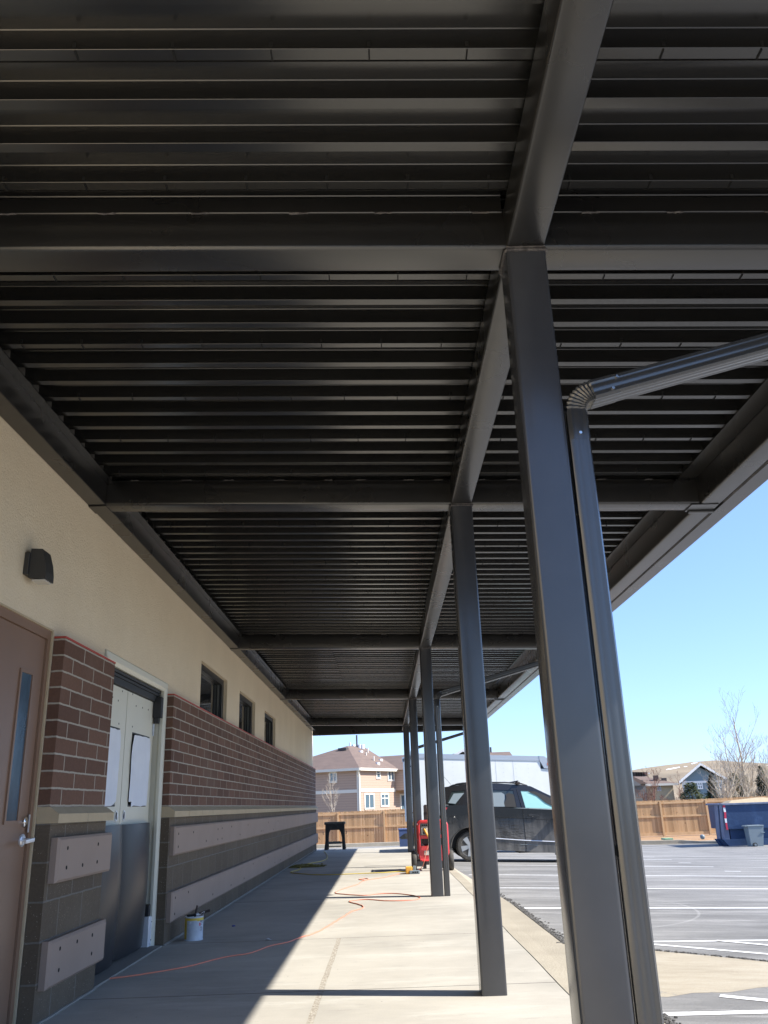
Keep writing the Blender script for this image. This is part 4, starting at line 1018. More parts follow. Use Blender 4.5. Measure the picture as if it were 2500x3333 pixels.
for sgn in (0, 1):
    ya = SY+.13 if not sgn else SY+.23; yb = SY+.0 if not sgn else SY+.42
    def P(x, z, oo=0):
        t = (zt-.05-z)/(zt-.05-zf); return Vector((x, ya+(yb-ya)*t+oo, z))
    # one-piece leg frame with arched opening
    zo = zt-.05; top_ = [(xl_+.03, zo), (xr-.03, zo)]
    ins = [(xl_+.105, zf+.0), (xl_+.11, zt-.42), (xl_+.125, zt-.29), (xl_+.165, zt-.215), (xr-.165, zt-.215), (xr-.125, zt-.29), (xr-.10, zt-.42), (xr-.085, zf)]
    outp = [(xr+.0, zf), (xr-.025, zt-.5), (xr-.03, zo), (xl_+.03, zo), (xl_+.03, zt-.5), (xl_+.0, zf)]
    m = MB(); m.prism([P(x, z) for x, z in ins+outp], (0, .03 if sgn else -.03, 0)); m.build('leg_frame', 'plastic', sh)
m = MB(); m.box((xl_+.10, SY+.02, zf+.17), (xr-.10, SY+.40, zf+.19)); m.box((xl_+.10, SY-.005, zf+.15), (xr-.10, SY+.02, zf+.21)); m.box((xl_+.12, SY-.01, zf+.075), (xr-.12, SY+.01, zf+.10)); m.build('tool_tray', 'slate', sh)
m = MB(); rc = random.Random(8)
for i in range(16):
    x = rc.uniform(xl_+.14, xr-.18); m.obox((x, SY+rc.uniform(.05, .3), zf+.205), Vector((math.cos(i), math.sin(i), 0)), Vector((-math.sin(i), math.cos(i), 0)), V3(0, 0, 1), rc.uniform(.01, .05), .008, .01)
o = m.build('offcuts', 'sill'); o['kind'] = 'stuff'; o['label'] = 'small pale scraps lying in the sawhorse tray'; o['category'] = 'scraps'
for xx, sg in ((xl_-.0, -1), (xr+.0, 1)): m = MB(); m.tube([(xx-.0*sg, SY+.1, zt-.32), (xx+.03*sg, SY+.1, zt-.32), (xx+.035*sg, SY+.1, zt-.25)], .008, 6); m.build('side_hook', 'plastic', sh)
# ---- blue bin beyond the walkway end
BY_ = 26.6; b0 = lambda zx, zy: atY(1280+zx/8.295, 2600+zy/8.295, BY_)
q = b0(150, 845); x0 = q.x; zt = q.z; zg = zlot(0, BY_)
bb = thing('storage_bin', 'blue plastic bin standing beyond the far end of the walkway', 'bin', (x0+.3, BY_+.2, zg))
m = MB(); m.loft([[(x0+.03, BY_+.02, zg), (x0+.62, BY_+.02, zg), (x0+.62, BY_+.42, zg), (x0+.03, BY_+.42, zg)], [(x0, BY_, zt), (x0+.65, BY_, zt), (x0+.65, BY_+.45, zt), (x0, BY_+.45, zt)]]); m.build('bin_body', 'bluebin', bb)
m = MB(); m.box((x0-.01, BY_-.01, zt), (x0+.66, BY_+.46, zt+.03), .008); m.build('lid', 'bluebin', bb)
sb = thing('slate_board', 'dark slate-coloured board leaning out in front of the blue bin', 'board', (x0+.2, BY_-.2, zg))
q1 = b0(160, 1040); 
m = MB(); m.loft([[(q1.x, BY_-.16, q1.z), (q1.x+.16, BY_-.26, q1.z+.11), (q1.x+.7, BY_-.26, q1.z+.10), (q1.x+.7, BY_-.02, q1.z+.0)], [(q1.x+.06, BY_-.16, q1.z-.05), (q1.x+.18, BY_-.24, q1.z-.03), (q1.x+.7, BY_-.24, q1.z-.03), (q1.x+.7, BY_-.02, q1.z-.06)]]); m.build('board_top', 'slate', sb)
m = MB(); m.box((x0+.40, BY_-.20, zlot(x0+.4, BY_-.2)), (x0+.45, BY_-.10, q1.z-.045)); m.build('leg', 'slate', sb)

# ================================================================== FENCE
FY = 47.3; fz = -.92
fe = thing('cedar_fence', 'long new cedar privacy fence with orange posts behind the parking lot', 'fence', (0, FY, fz))
pxs = [(c3(385, 1000)[0], 2650), (c3(840, 1000)[0], 2650)]
sp = 2.46; xpost0 = atY(*c3(385, 1080), FY).x
x0 = xpost0-3*sp; x1 = xpost0+12*sp
ftop = lambda x: fz+1.80+.05*math.sin(x*.7)*.4
rf = random.Random(21)
posts = [x0+sp*i for i in range(16)]
for a, b in zip(posts, posts[1:]):
    m = MB(); x = a
    while x < b-.02:
        w_ = .138; g = rf.uniform(.002, .010); h = ftop(x)+rf.uniform(-.012, .012); xe = min(x+w_-g, b)
        m.box((x, FY, fz+.03+rf.uniform(0, .02)), (xe, FY+.018, h-.03)); m.prism([(x, FY, h-.03), (xe, FY, h-.03), (xe-.025, FY, h), (x+.025, FY, h)], (0, .018, 0)); x += w_
    m.build('picket_panel', 'wood', fe)
    m = MB()
    for z, t in ((fz+.03, .14), (fz+.93, .09), (fz+1.60, .09)): m.box((a+.05, FY-.04, z), (b-.05, FY-.001, z+t))
    m.build('rail', 'post', fe)
for a in posts:
    m = MB(); m.box((a-.05, FY-.10, fz-.15), (a+.05, FY-.001, ftop(a)-.06)); m.build('fence_post', 'post', fe)
# ================================================================== BOX TRUCK
tk_tl = atY(1347, 2452, 29.5)
zt = tk_tl.z; tk_tr = atY(1756, 2461, 29.5)
sl_ = (tk_tr.z-tk_tl.z)/(tk_tr.x-tk_tl.x)
for i in range(60):                                    # right end lies 8 degrees further back
    Yr = 29.5+(tk_tr.x-tk_tl.x)*math.tan(math.radians(8)); tk_tr = atY(1756, 2461, Yr)
tk_tr.z = tk_tl.z+(tk_tr.z-tk_tl.z)
ux = (tk_tr-tk_tl); Lb = ux.length; ux.normalize(); uy = Vector((-ux.y, ux.x, 0)).normalized(); uz = V3(0, 0, 1)
zg = zlot(tk_tl.x, tk_tl.y)
T = lambda a, b, z: Vector((tk_tl.x, tk_tl.y, 0))+ux*a+uy*b+uz*z
tr = thing('box_truck', 'white box truck parked behind the black suv', 'truck', T(Lb/2, 1.1, zg))
BW = 2.35; zbx = zg+.95
def tbox(m, a0, a1, b0_, b1, z0, z1): m.obox(T((a0+a1)/2, (b0_+b1)/2, (z0+z1)/2), ux, uy, uz, (a1-a0)/2, (b1-b0_)/2, (z1-z0)/2)
m = MB(); tbox(m, 0, Lb, 0, BW, zbx, zt-.16); cbx = m.build('cargo_box', 'truck_white', tr)
m = MB(); tbox(m, -.03, Lb-.02, -.02, .06, zt-.16, zt); tbox(m, -.03, Lb-.02, BW-.06, BW+.02, zt-.16, zt); tbox(m, -.03, Lb, .06, BW-.06, zt-.06, zt-.01); tbox(m, -.03, Lb+.02, -.02, .04, zbx-.12, zbx); m.build('top_rail', 'truck_rail', tr)
m = MB(); cap = [(Lb-.03, zt+.01), (Lb+.16, zt-.0), (Lb+.34, zt-.12), (Lb+.36, zt-.42), (Lb+.12, zt-.40), (Lb-.02, zt-.14)]
m.prism([T(a, -.03, z) for a, z in cap], uy*(BW+.06)); m.build('nose_cap', 'truck_rail', tr)
m = MB(); tbox(m, Lb+.001, Lb+.30, .005, BW-.005, zbx, zt-.42); m.build('front_wall', 'truck_white', tr)
m = MB(); tbox(m, Lb+.24, Lb+.35, -.042, -.031, zt-.30, zt-.22); m.build('marker_lamp', 'amber', tr)
m = MB()
for a in (Lb*.18, Lb*.40, Lb*.64, Lb*.78): tbox(m, a-.004, a+.004, -.003, 0, zbx, zt-.17)
merge(m, cbx, 'truck_rail')
m = MB()
for k in range(1, 10):
    a = Lb*k/10
    for j in range(14): m.obox(T(a, -.002, zbx+.1+j*.14), ux, uy, uz, .006, .002, .006)
merge(m, cbx, 'truck_rail')
m = MB(); zc = zbx-.3
cab = [(Lb+.45, zc), (Lb+.45, zc+1.5), (Lb+1.2, zc+1.5), (Lb+1.75, zc+.8), (Lb+2.35, zc+.62), (Lb+2.5, zc+.4), (Lb+2.5, zc-.15), (Lb+.45, zc-.15)]
m.prism([T(a, .15, z) for a, z in cab], uy*2.0); m.build('cab', 'truck_white', tr)
m = MB(); m.prism([T(a, .145, z) for a, z in ((Lb+.6, zc+.85), (Lb+.6, zc+1.38), (Lb+1.15, zc+1.38), (Lb+1.6, zc+.85))], uy*-.006); m.build('cab_window', 'glass_dark', tr)
m = MB(); tbox(m, 0, Lb+.5, .5, .62, zg+.6, zbx-.12); tbox(m, 0, Lb+.5, BW-.62, BW-.5, zg+.6, zbx-.12); m.build('chassis', 'plastic', tr)
def twheel(a, b):
    c = T(a, b, zlot(T(a, b, 0).x, T(a, b, 0).y)+.42); m = MB(); rings = []
    for r, h in ((.2, -.12), (.4, -.13), (.42, -.08), (.42, .08), (.4, .13), (.2, .12)): rings.append([c+uy*h+(ux*math.cos(k*math.pi/12)+uz*math.sin(k*math.pi/12))*r for k in range(24)])
    m.loft(rings); m.build('wheel', 'tyre', tr, 50)
for a in (1.3, Lb+1.6):
    for b in (.2, BW-.2): twheel(a, b)
m = MB(); tbox(m, -.02, -.004, .1, BW-.1, zbx+.05, zt-.2); m.build('rear_door', 'truck_white', tr)
# ================================================================== SUV
VY = 22.0; VW = 1.92
def Q(cx, cy, Y=VY): return atY(*c4(cx, cy), Y)
suv = thing('suv', 'dusty black suv with a dented side and silver wheels, parked beside the walkway', 'suv', (Q(1100, 1150).x, VY+VW/2, Q(1100, 1215).z))
def flat(pts, dy=0): return [Vector((Q(*p).x, VY+dy, Q(*p).z)) for p in pts]
def arc(cx, cy, r, a0, a1, n=14): return [(cx+r*math.cos(math.radians(a0+(a1-a0)*i/n)), cy+r*math.sin(math.radians(a0+(a1-a0)*i/n))) for i in range(n+1)]
RW = (548, 1070); FW = (1640, 1118)
lower = [(270, 665), (262, 760), (258, 900), (268, 1035), (335, 1100)]+arc(RW[0], RW[1], 188, 172, 368, 18)+[(800, 1108), (1380, 1135)]+arc(FW[0], FW[1], 185, 176, 366, 18)+[(1900, 1150), (2040, 1130), (2085, 1040), (2095, 900), (2060, 820), (1900, 765), (1700, 730), (1560, 712), (1350, 706), (1060, 694), (770, 681), (500, 668)]
# body shell: rings across the width (side bulges a little)
def shell(m, outline, ofs):
    rings = []
    for dy, sc in ofs:
        cxm = sum(p[0] for p in outline)/len(outline); rings.append([Vector((Q(p[0], p[1]).x, VY+dy, Q(p[0], p[1]).z)) for p in outline])
    V = [[m.bm.verts.new(p) for p in r] for r in rings]; n = len(outline)
    for i in range(len(V)-1):
        for k in range(n): m.bm.faces.new((V[i][k], V[i][(k+1) % n], V[i+1][(k+1) % n], V[i+1][k]))
    for r in (V[0][::-1], V[-1]): m.bm.faces.new(r)
m = MB(); shell(m, lower, [(0, 1), (VW, 1)])
bmesh.ops.bevel(m.bm, geom=[e for e in m.bm.edges if len(e.link_faces) == 2 and e.calc_face_angle(0) > 1.0 and abs(e.verts[0].co.y-e.verts[1].co.y) < .01], offset=.03, segments=3, affect='EDGES')
bmesh.ops.triangulate(m.bm, faces=[f for f in m.bm.faces if len(f.verts) > 4])
body = m.build('body', 'suvbody', suv, 50)
# greenhouse with lean-in
green = [(272, 664), (268, 560), (276, 497), (300, 486), (480, 462), (760, 452), (1040, 460), (1150, 478), (1345, 574), (1480, 655), (1560, 712)]
tops = {0: .02, 1: .11, 2: .19, 3: .20, 4: .22, 5: .22, 6: .22, 7: .21, 8: .13, 9: .06, 10: .02}
A = [Vector((Q(*p).x, VY+tops[i], Q(*p).z)) for i, p in enumerate(green)]
B = [Vector((a.x, VY+VW-tops[i], a.z)) for i, a in enumerate(A)]
m = MB(); Va = [m.bm.verts.new(p) for p in A]; Vb = [m.bm.verts.new(p) for p in B]; n = len(A)
# roof skin + tail
for i in range(n-1): 
    if i in (7, 8, 9): continue          # windscreen separately
    m.bm.faces.new((Va[i], Va[i+1], Vb[i+1], Vb[i]))
def lean(cx, cy, o=0):
    """point on the leaning side at photo position"""
    zt_ = Q(760, 452).z; zb__ = Q(760, 681).z; z = Q(cx, cy).z
    bz = Q(cx, 664+(cx-272)*.0372).z
    t = clamp((z-bz)/(zt_-zb__), 0, 1); return Vector((Q(cx, cy).x, VY+.02+.20*t-o, z))
frames = [[(272, 664), (268, 560), (276, 497), (300, 486), (370, 530), (318, 650), (330, 664)],
          [(300, 486), (480, 462), (760, 452), (1040, 460), (1150, 478), (1345, 574), (1480, 655), (1545, 711), (1500, 706), (1370, 612), (1290, 570), (1190, 528), (1050, 522), (978, 520), (760, 513), (620, 514), (500, 520), (370, 530)],
          [(978, 520), (1050, 522), (1090, 692), (1003, 688)],
          [(500, 520), (620, 514), (560, 668), (400, 668)]]
for sd in (0, 1):
    for fr in frames:
        vs = []
        for p in fr:
            v = lean(*p)
            if sd: v.y = 2*VY+VW-v.y
            vs.append(m.bm.verts.new(v))
        try: m.bm.faces.new(vs)
        except ValueError: pass
bmesh.ops.triangulate(m.bm, faces=[f for f in m.bm.faces if len(f.verts) > 4]); m.build('cabin', 'suv', suv)
m = MB(); m.poly([A[7], A[8], B[8], B[7]]); m.poly([A[8], A[9], B[9], B[8]]); m.poly([A[9], A[10], B[10], B[9]]); m.build('windscreen', 'green_glass', suv)
def pane(name, pts, mt, o=-.012, both=True):
    m = MB(); m.poly([lean(*p, o) for p in pts])
    bmesh.ops.triangulate(m.bm, faces=m.bm.faces); r_ = m.build(name, mt, suv)
    if both: m = MB(); m.poly([Vector((v.x, 2*VY+VW-v.y, v.z)) for v in [lean(*p, o) for p in pts]]); bmesh.ops.triangulate(m.bm, faces=m.bm.faces); m.build(name, mt, suv)
    return r_
pane('quarter_glass', [(370, 530), (500, 520), (400, 668), (318, 650), (330, 610)], 'tint')
pane('rear_door_glass', [(620, 514), (760, 513), (978, 520), (1003, 688), (770, 680), (560, 668)], 'tint')
pane('front_door_glass', [(1050, 522), (1190, 528), (1290, 570), (1370, 612), (1500, 706), (1090, 692)], 'green_glass')
# light through the far windows painted as pale patches, seat backs dark
pane('through_light_patch', [(385, 552), (490, 545), (400, 652), (330, 645)], 'cart', .004, False)
pane('through_light_patch', [(762, 543), (860, 540), (888, 560), (888, 600), (880, 640), (886, 680), (770, 680)], 'cart', .004, False)
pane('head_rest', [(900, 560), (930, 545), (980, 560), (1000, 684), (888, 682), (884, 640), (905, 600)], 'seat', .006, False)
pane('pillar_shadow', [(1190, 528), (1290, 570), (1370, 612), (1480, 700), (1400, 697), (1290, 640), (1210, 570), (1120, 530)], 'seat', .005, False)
# roof rails, cross bar, antenna
for sd in (0, 1):
    pts = []; m = MB()
    for p in [(375, 478), (420, 456), (480, 447), (700, 440), (900, 441), (1060, 452), (1120, 472)]:
        v = Vector((Q(*p).x, VY+.24, Q(*p).z)); 
        if sd: v.y = 2*VY+VW-v.y
        pts.append(v)
    m.tube(pts, .017, 8); m.build('roof_rail', 'plastic', suv, 180)
m = MB(); a = Q(950, 446); m.tube([Vector((Q(1020, 440).x, VY+.10, Q(1020, 440).z+.03)), Vector((Q(1020, 440).x, VY+VW-.1, Q(1020, 440).z+.03))], .016, 8); m.box((Q(1000, 460).x, VY+.17, Q(1000, 460).z), (Q(1045, 460).x, VY+.24, Q(1000, 436).z), .01); m.build('cross_bar', 'dark_brown', suv)
m = MB(); m.tube([Vector((Q(370, 460).x, VY+.5, Q(370, 460).z)), Vector((Q(305, 385).x, VY+.5, Q(305, 385).z))], .004, 5); m.build('antenna', 'plastic', suv)
# seams, trim, handles
def line(name, pts, r, mt, o=.001):
    m = MB(); m.tube([Vector((Q(*p).x, (VY if p[1] > 690 else lean(*p).y)-o, Q(*p).z)) for p in pts], r, 5); return m.build(name, mt, suv)
line('door_gap', [(1008, 505), (1030, 600), (1058, 705), (1075, 850), (1088, 980), (1095, 1118)], .006, 'slot')
line('door_gap', [(560, 680), (640, 820), (750, 900), (800, 1000), (806, 1105)], .005, 'slot')
line('belt_trim', [(300, 668), (560, 676), (770, 684), (1060, 697), (1350, 709), (1520, 712)], .006, 'cart')
line('crease', [(560, 760), (790, 778), (1080, 797), (1400, 812), (1700, 830)], .006, 'slot', -.002)
line('sill_trim', [(795, 992), (1090, 1012), (1390, 1024), (1440, 1026)], .011, 'alu', .006)
line('lower_crease', [(1040, 1053), (1110, 1052), (1180, 1058), (1205, 1066)], .005, 'cart', .003)
m = MB(); P0 = flat([(1113, 752), (1150, 748), (1215, 756), (1222, 768), (1180, 780), (1120, 772)], -.03); m.prism(P0, (0, .022, 0)); m.build('door_handle', 'plastic', suv)
m = MB(); P0 = flat([(640, 730), (700, 728), (740, 738), (735, 750), (645, 746)], -.03); m.prism(P0, (0, .022, 0)); m.build('door_handle', 'plastic', suv)
m = MB(); q = Q(1160, 775); m.lathe([(.0001, 0), (.018, 0), (.012, -.008), (.0001, -.01)], (q.x, VY-.0, q.z), 'Y', 12); m.build('key_lock', 'chrome', suv)
m = MB(); q = Q(368, 808); m.lathe([(.082, -.001), (.088, -.004), (.092, -.001), (.088, .002)], (q.x, VY-.002, q.z), 'Y', 28); m.lathe([(.0001, -.003), (.080, -.003), (.080, .004), (.0001, .004)], (q.x, VY-.002, q.z), 'Y', 28); m.build('fuel_door', 'suvbody', suv)
m = MB(); m.prism(flat([(262, 690), (300, 686), (322, 692), (300, 722), (264, 722)], -.012), (0, .10, 0)); m.build('tail_light', 'red_lens', suv)
m = MB(); m.prism(flat([(1960, 800), (2060, 835), (2090, 900), (1990, 880)], -.010), (0, .10, 0)); m.build('headlight', 'chrome', suv)
# mirror
m = MB(); q = Q(1500, 690); m.loft([[(q.x-.02+dx, VY-.22+dy, q.z-.02+dz) for dx, dy, dz in ((0, 0, 0), (0, .18, 0), (0, .18, .13), (0, 0, .15))], [(q.x+.13+dx, VY-.19+dy, q.z-.0+dz) for dx, dy, dz in ((0, 0, 0), (0, .15, 0), (0, .15, .09), (0, 0, .10))]]); m.box((q.x+.0, VY-.05, q.z-.02), (q.x+.10, VY+.08, q.z+.03)); m.build('side_mirror', 'suv', suv)
m = MB(); q = Q(1250, 685); m.box((q.x-.05, VY+VW+.02, q.z-.03), (q.x+.0, VY+VW+.20, q.z+.09), .01); m.build('side_mirror', 'bluebin', suv)
# wheel arch trims and wheels
def swheel(c, r, front):
    q = Q(*c); g = q.z
    for yy, sgn in ((VY+.05, -1), (VY+VW-.05, 1)):
        w_ = .235; c0 = Vector((q.x, yy-sgn*w_/2+sgn*.02, g))
        m = MB(); m.lathe([(r*.60, -.11), (r*.70, -.1175), (r*.93, -.1175), (r*.985, -.095), (r, -.05), (r, .05), (r*.985, .095), (r*.93, .1175), (r*.60, .11)], c0, 'Y', 40); t = m.build('wheel', 'tyre', suv, 40)
        m = MB()
        for k in range(40):
            a = 2*math.pi*k/40; d = Vector((math.cos(a), 0, math.sin(a))); e = Vector((-math.sin(a), 0, math.cos(a)))
            for off in (-.085, .085): m.obox(c0+d*(r+.0)+Vector((0, off, 0)), d, e, V3(0, 1, 0), .006, .016, .03)
        merge(m, t, 'tyre')
        m = MB(); f = -1 if sgn < 0 else 1; yf = c0.y+f*.118
        for k in range(40):
            pass
        ro, ri = r*.72, r*.64
        rings = [[(c0.x+rad*math.cos(2*math.pi*k/40), yf-f*dd, c0.z+rad*math.sin(2*math.pi*k/40)) for k in range(40)] for rad, dd in ((ro, .012), (ro-.006, .0), (ri+.01, .004), (ri, .05))]
        m.loft(rings, True, False)
        for k in range(5):
            a = math.radians(72*k+50); d = Vector((math.cos(a), 0, math.sin(a))); e = Vector((-math.sin(a), 0, math.cos(a)))
            cc_ = Vector((c0.x, yf-f*.02, c0.z))
            m.prism([cc_+d*.03+e*.035, cc_+d*.03-e*.035, cc_+d*(ri+.012)-e*.062, cc_+d*(ri+.012)+e*.062], (0, f*.022, 0))
        m.lathe([(.0001, -.03), (.055, -.03), (.055, .03), (.0001, .03)], (c0.x, yf-f*.022, c0.z), 'Y', 20); m.build('rim', 'rim', t, 40)
        m = MB(); m.lathe([(.0001, -.01), (ri, -.01), (ri, .01), (.0001, .01)], (c0.x, yf-f*.075, c0.z), 'Y', 32); m.build('brake_disc', 'slot', t)
q = Q(548, 1070); rw_ = q.z-Q(548, 1215).z
swheel((548, 1070), rw_, False); swheel((FW[0], FW[1]), rw_, True)
for (cx_, cy_) in (RW, FW):
    m = MB(); pts = [Vector((Q(*p).x, VY-.006, Q(*p).z)) for p in arc(cx_, cy_, 190, 176, 364, 20)]; m.tube(pts, .014, 6); m.build('arch_trim', 'suvbody', suv, 180)
m = MB(); m.prism([Vector((Q(*p).x, VY+.08, Q(*p).z)) for p in ((345, 1085), (760, 1095), (1400, 1122), (1900, 1135), (1900, 960), (345, 900))], (0, VW-.16, 0)); m.build('underbody', 'slot', suv)
m = MB(); q0 = Q(1040, 1115); q1 = Q(1275, 1133); m.box((q0.x, VY+.3, q1.z), (q1.x, VY+.9, q0.z+.05)); m.build('exhaust_box', 'slot', suv)

# ================================================================== DUMPSTER AND CART
DY = lothit(2280+420/7.541, 2560+1480/7.541).y
D = lambda zx, zy, Y=DY: atY(2280+zx/7.541, 2560+zy/7.541, Y)
zg = D(360, 1478).z; xA = D(150, 450).x; zR = D(300, 435).z
du = thing('dumpster', 'blue roll-off dumpster with red and white reflective tape at its ribbed end', 'dumpster', (D(900, 1478).x, DY+1, zg))
xC = D(560, 440).x; Lx = 5.2
zm = D(650, 1050).z; Hd = zR-zm
xT = D(560, 440).x; W2 = hit(2280+175/7.541, 2560+440/7.541, 0, xT).y-DY; xM = D(655, 1060).x
dtub_ = MB(); dtub_.loft([[(xM, DY+.02, zm), (xM+Lx, DY+.02, zm), (xM+Lx, DY+W2-.02, zm), (xM, DY+W2-.02, zm)], [(xT, DY, zR-.05), (xT+Lx, DY, zR-.05), (xT+Lx, DY+W2, zR-.05), (xT, DY+W2, zR-.05)]]); dtub = dtub_.build('tub', 'navy', du)
m = MB(); m.box((xM+.15, DY+.12, zg+.2), (xT+Lx, DY+W2-.1, zm-.002)); m.build('floor_frame', 'navy', du)
m = MB(); m.box((xT-.07, DY-.06, zR-.055), (xT+Lx+.1, DY+.06, zR+.02), .01); m.box((xT-.07, DY+.061, zR-.055), (xT+.05, DY+W2+.06, zR+.02), .01); m.box((xT+.051, DY+W2-.06, zR-.055), (xT+Lx+.1, DY+W2+.06, zR+.02)); m.build('top_rim', 'navy_rust', du)
for (a, b_) in ((345, 425), (465, 545)):
    p = hit(2280+a/7.541, 2560+470/7.541, 0, xT-.02); q = hit(2280+b_/7.541, 2560+470/7.541, 0, xT-.02); y0, y1 = sorted((p.y, q.y))
    y0 = clamp(y0, DY+.1, DY+W2-.3); y1 = clamp(y1, y0+.18, DY+W2)
    m = MB(); m.prism([(xT-.03, y0, zR-.06), (xT+.02, y0, zR-.06), (xM+.10, y0, zm-.02), (xM+.10, y0, zg+.15), (xM-.12, y0, zg+.15), (xM-.10, y0, zm+.0)], (0, y1-y0, 0)); m.build('upright', 'navy_rust', du)
    m = MB(); m.prism([(xM-.25, y0, zg+.26), (xT+Lx, y0, zg+.26-.04*0), (xT+Lx, y0, zg-.12), (xM-.08, y0, zg+.0)], (0, y1-y0, 0)); m.build('skid_rail', 'navy', du)
m = MB(); m.prism([(xM-.22, DY+.02, zg+.27), (xT+Lx, DY+.02, zg+.20), (xT+Lx, DY+.02, zg-.16), (xM+.0, DY+.02, zg-.01)], (0, .12, 0)); m.build('skid_rail', 'navy', du)
m = MB()
k = [(548, 440), (605, 440)], [(553, 520), (608, 520)], [(580, 625), (628, 625)], [(592, 785), (640, 785)], [(612, 890), (655, 890)], [(640, 1065), (682, 1060)]
for i in (0, 2, 4): m.prism([D(*k[i][0], DY-.024), D(*k[i][1], DY-.024), D(*k[i+1][1], DY-.024), D(*k[i+1][0], DY-.024)], (0, .012, 0))
merge(m, dtub, 'can_red')
m = MB()
for i in (1, 3): m.prism([D(*k[i][0], DY-.023), D(*k[i][1], DY-.023), D(*k[i+1][1], DY-.023), D(*k[i+1][0], DY-.023)], (0, .012, 0))
merge(m, dtub, 'white')
m = MB(); z0 = zR-.1
m.loft([[(xT+.2, DY+.4, z0), (xT+Lx-.3, DY+.4, z0), (xT+Lx-.3, DY+W2-.2, z0), (xT+.2, DY+W2-.2, z0)], [(xT+.6, DY+.6, zR+.11), (xT+2.0, DY+.7, zR+.20), (xT+2.0, DY+W2-.5, zR+.20), (xT+.6, DY+W2-.6, zR+.10)]]); tag(m.build('debris_heap', 'sill'), 'pale heap of debris filling the blue dumpster', 'debris')
# cart
CY = DY-.75
Dc = lambda zx, zy: D(zx, zy, CY)
ca = thing('trash_cart', 'grey-blue wheeled trash cart standing in front of the dumpster', 'trash cart', (Dc(1400, 1480).x, CY+.2, Dc(1400, 1490).z))
tl, tr_, bl, br_ = Dc(1165, 985), Dc(1550, 985), Dc(1255, 1490), Dc(1565, 1495)
bl.x += .02; dpt = .42
m = MB(); m.loft([[(bl.x, CY+.04, bl.z), (br_.x, CY+.04, bl.z), (br_.x, CY+dpt, bl.z), (bl.x, CY+dpt, bl.z)], [(tl.x, CY, tl.z), (tr_.x, CY, tl.z), (tr_.x, CY+dpt+.05, tl.z), (tl.x, CY+dpt+.05, tl.z)]])
m.build('cart_body', 'cart', ca)
m = MB(); m.box((tl.x-.03, CY-.02, tl.z+.001), (tr_.x+.01, CY+dpt+.07, tl.z+.045), .012); m.box((tl.x-.10, CY+.02, tl.z-.005), (tl.x-.031, CY+dpt, tl.z+.03), .008); m.build('cart_lid', 'cart', ca)
q = Dc(1490, 1140); m = MB(); m.box((q.x, CY-.012, q.z), (tr_.x+.005, CY+.2, q.z+.03), .004); m.build('lift_rib', 'cart', ca)
q = Dc(1345, 1430); m = MB(); m.lathe([(.0001, -.03), (.055, -.03), (.08, -.035), (.085, 0), (.08, .035), (.0001, .03)], (q.x, CY+.0, q.z), 'Y', 24); m.build('wheel', 'tyre', ca, 50)
m = MB(); m.lathe([(.0001, -.012), (.045, -.010), (.045, .01), (.0001, .01)], (q.x, CY-.034, q.z), 'Y', 16); m.build('wheel_hub', 'cart', ca)
# ball and green inlet by the kerb
q = lothit(*c5(978, 1352)); q = Vector((q.x, 41.5, 0)); pt_ = atY(*c5(978, 1352), 41.5)
m = MB(); bmesh.ops.create_icosphere(m.bm, subdivisions=3, radius=.11, matrix=Matrix.Translation(pt_)); tag(m.build('ball', 'cart', None, 180), 'small pale blue ball lying on the dirt behind the kerb', 'ball')
a = atY(*c5(590, 1375), 40.9); b = atY(*c5(675, 1375), 40.9)
m = MB(); m.box((a.x, 40.9, a.z-.05), (b.x, 41.5, a.z+.03), .01); M['green'] = mat('pale_green_cover', (.25, .40, .24), .7); tag(m.build('utility_cover', 'green'), 'flat pale green utility cover set behind the far kerb', 'cover')

# ================================================================== HOUSES
def rot2(a): a = math.radians(a); return Vector((math.cos(a), math.sin(a), 0))
HYL = 100.0
h1 = thing('brown_house', 'two-storey brown house with hip roof and white trim seen past the wall corner', 'house', (atY(1166, 2640, HYL).x, HYL, -1.5))
cn = atY(*c3(594, 480), HYL); eave = cn.z
u1 = rot2(58); u2 = Vector((-math.cos(math.radians(24)), math.sin(math.radians(24)), 0))
n1 = Vector((u1.y, -u1.x, 0)); n2 = Vector((-u2.y, u2.x, 0))
if n1.y > 0: n1 = -n1
if n2.y > 0: n2 = -n2
zb0 = -1.9; L1 = (plane(*c3(968, 480), cn, n1)-cn).dot(u1); L2 = 13.0
base = Vector((cn.x, cn.y, 0))
def hp3(a, b, z): return base+u1*a+u2*b+V3(0, 0, z)
m = MB(); m.prism([hp3(0, 0, zb0), hp3(L1, 0, zb0), hp3(L1, L2, zb0), hp3(0, L2, zb0)], (0, 0, eave-zb0)); m.build('wall', 'tan_siding', h1)
# roof
ov = .45; e = eave-.02
rl = [hp3(-ov, -ov, e), hp3(L1+ov, -ov, e), hp3(L1+ov, L2+ov, e), hp3(-ov, L2+ov, e)]
def onray(px, py, Y): return atY(px, py, Y)
R1 = onray(*c3(478, 249), HYL+7.0); R2 = onray(*c3(648, 254), HYL+9.5)
m = MB(); v = [m.bm.verts.new(p) for p in rl+[R1, R2]]
for f in ((0, 1, 5, 4), (1, 2, 5), (2, 3, 4, 5), (3, 0, 4), (3, 2, 1, 0)): m.bm.faces.new([v[i] for i in f])
roof1 = m.build('roof', 'shingle', h1)
def roofvent(px, py, Y, h, r, kind):
    p = atY(px, py, Y); m = MB(); m.tube([p-V3(0, 0, .3), p+V3(0, 0, h)], r, 8); m.build(kind, 'trim' if kind == 'box_vent' else 'dark_pipe', roof1)
def onroof(px, py, tri):
    n = (tri[1]-tri[0]).cross(tri[2]-tri[0]).normalized(); return plane(px, py, tri[0], n)
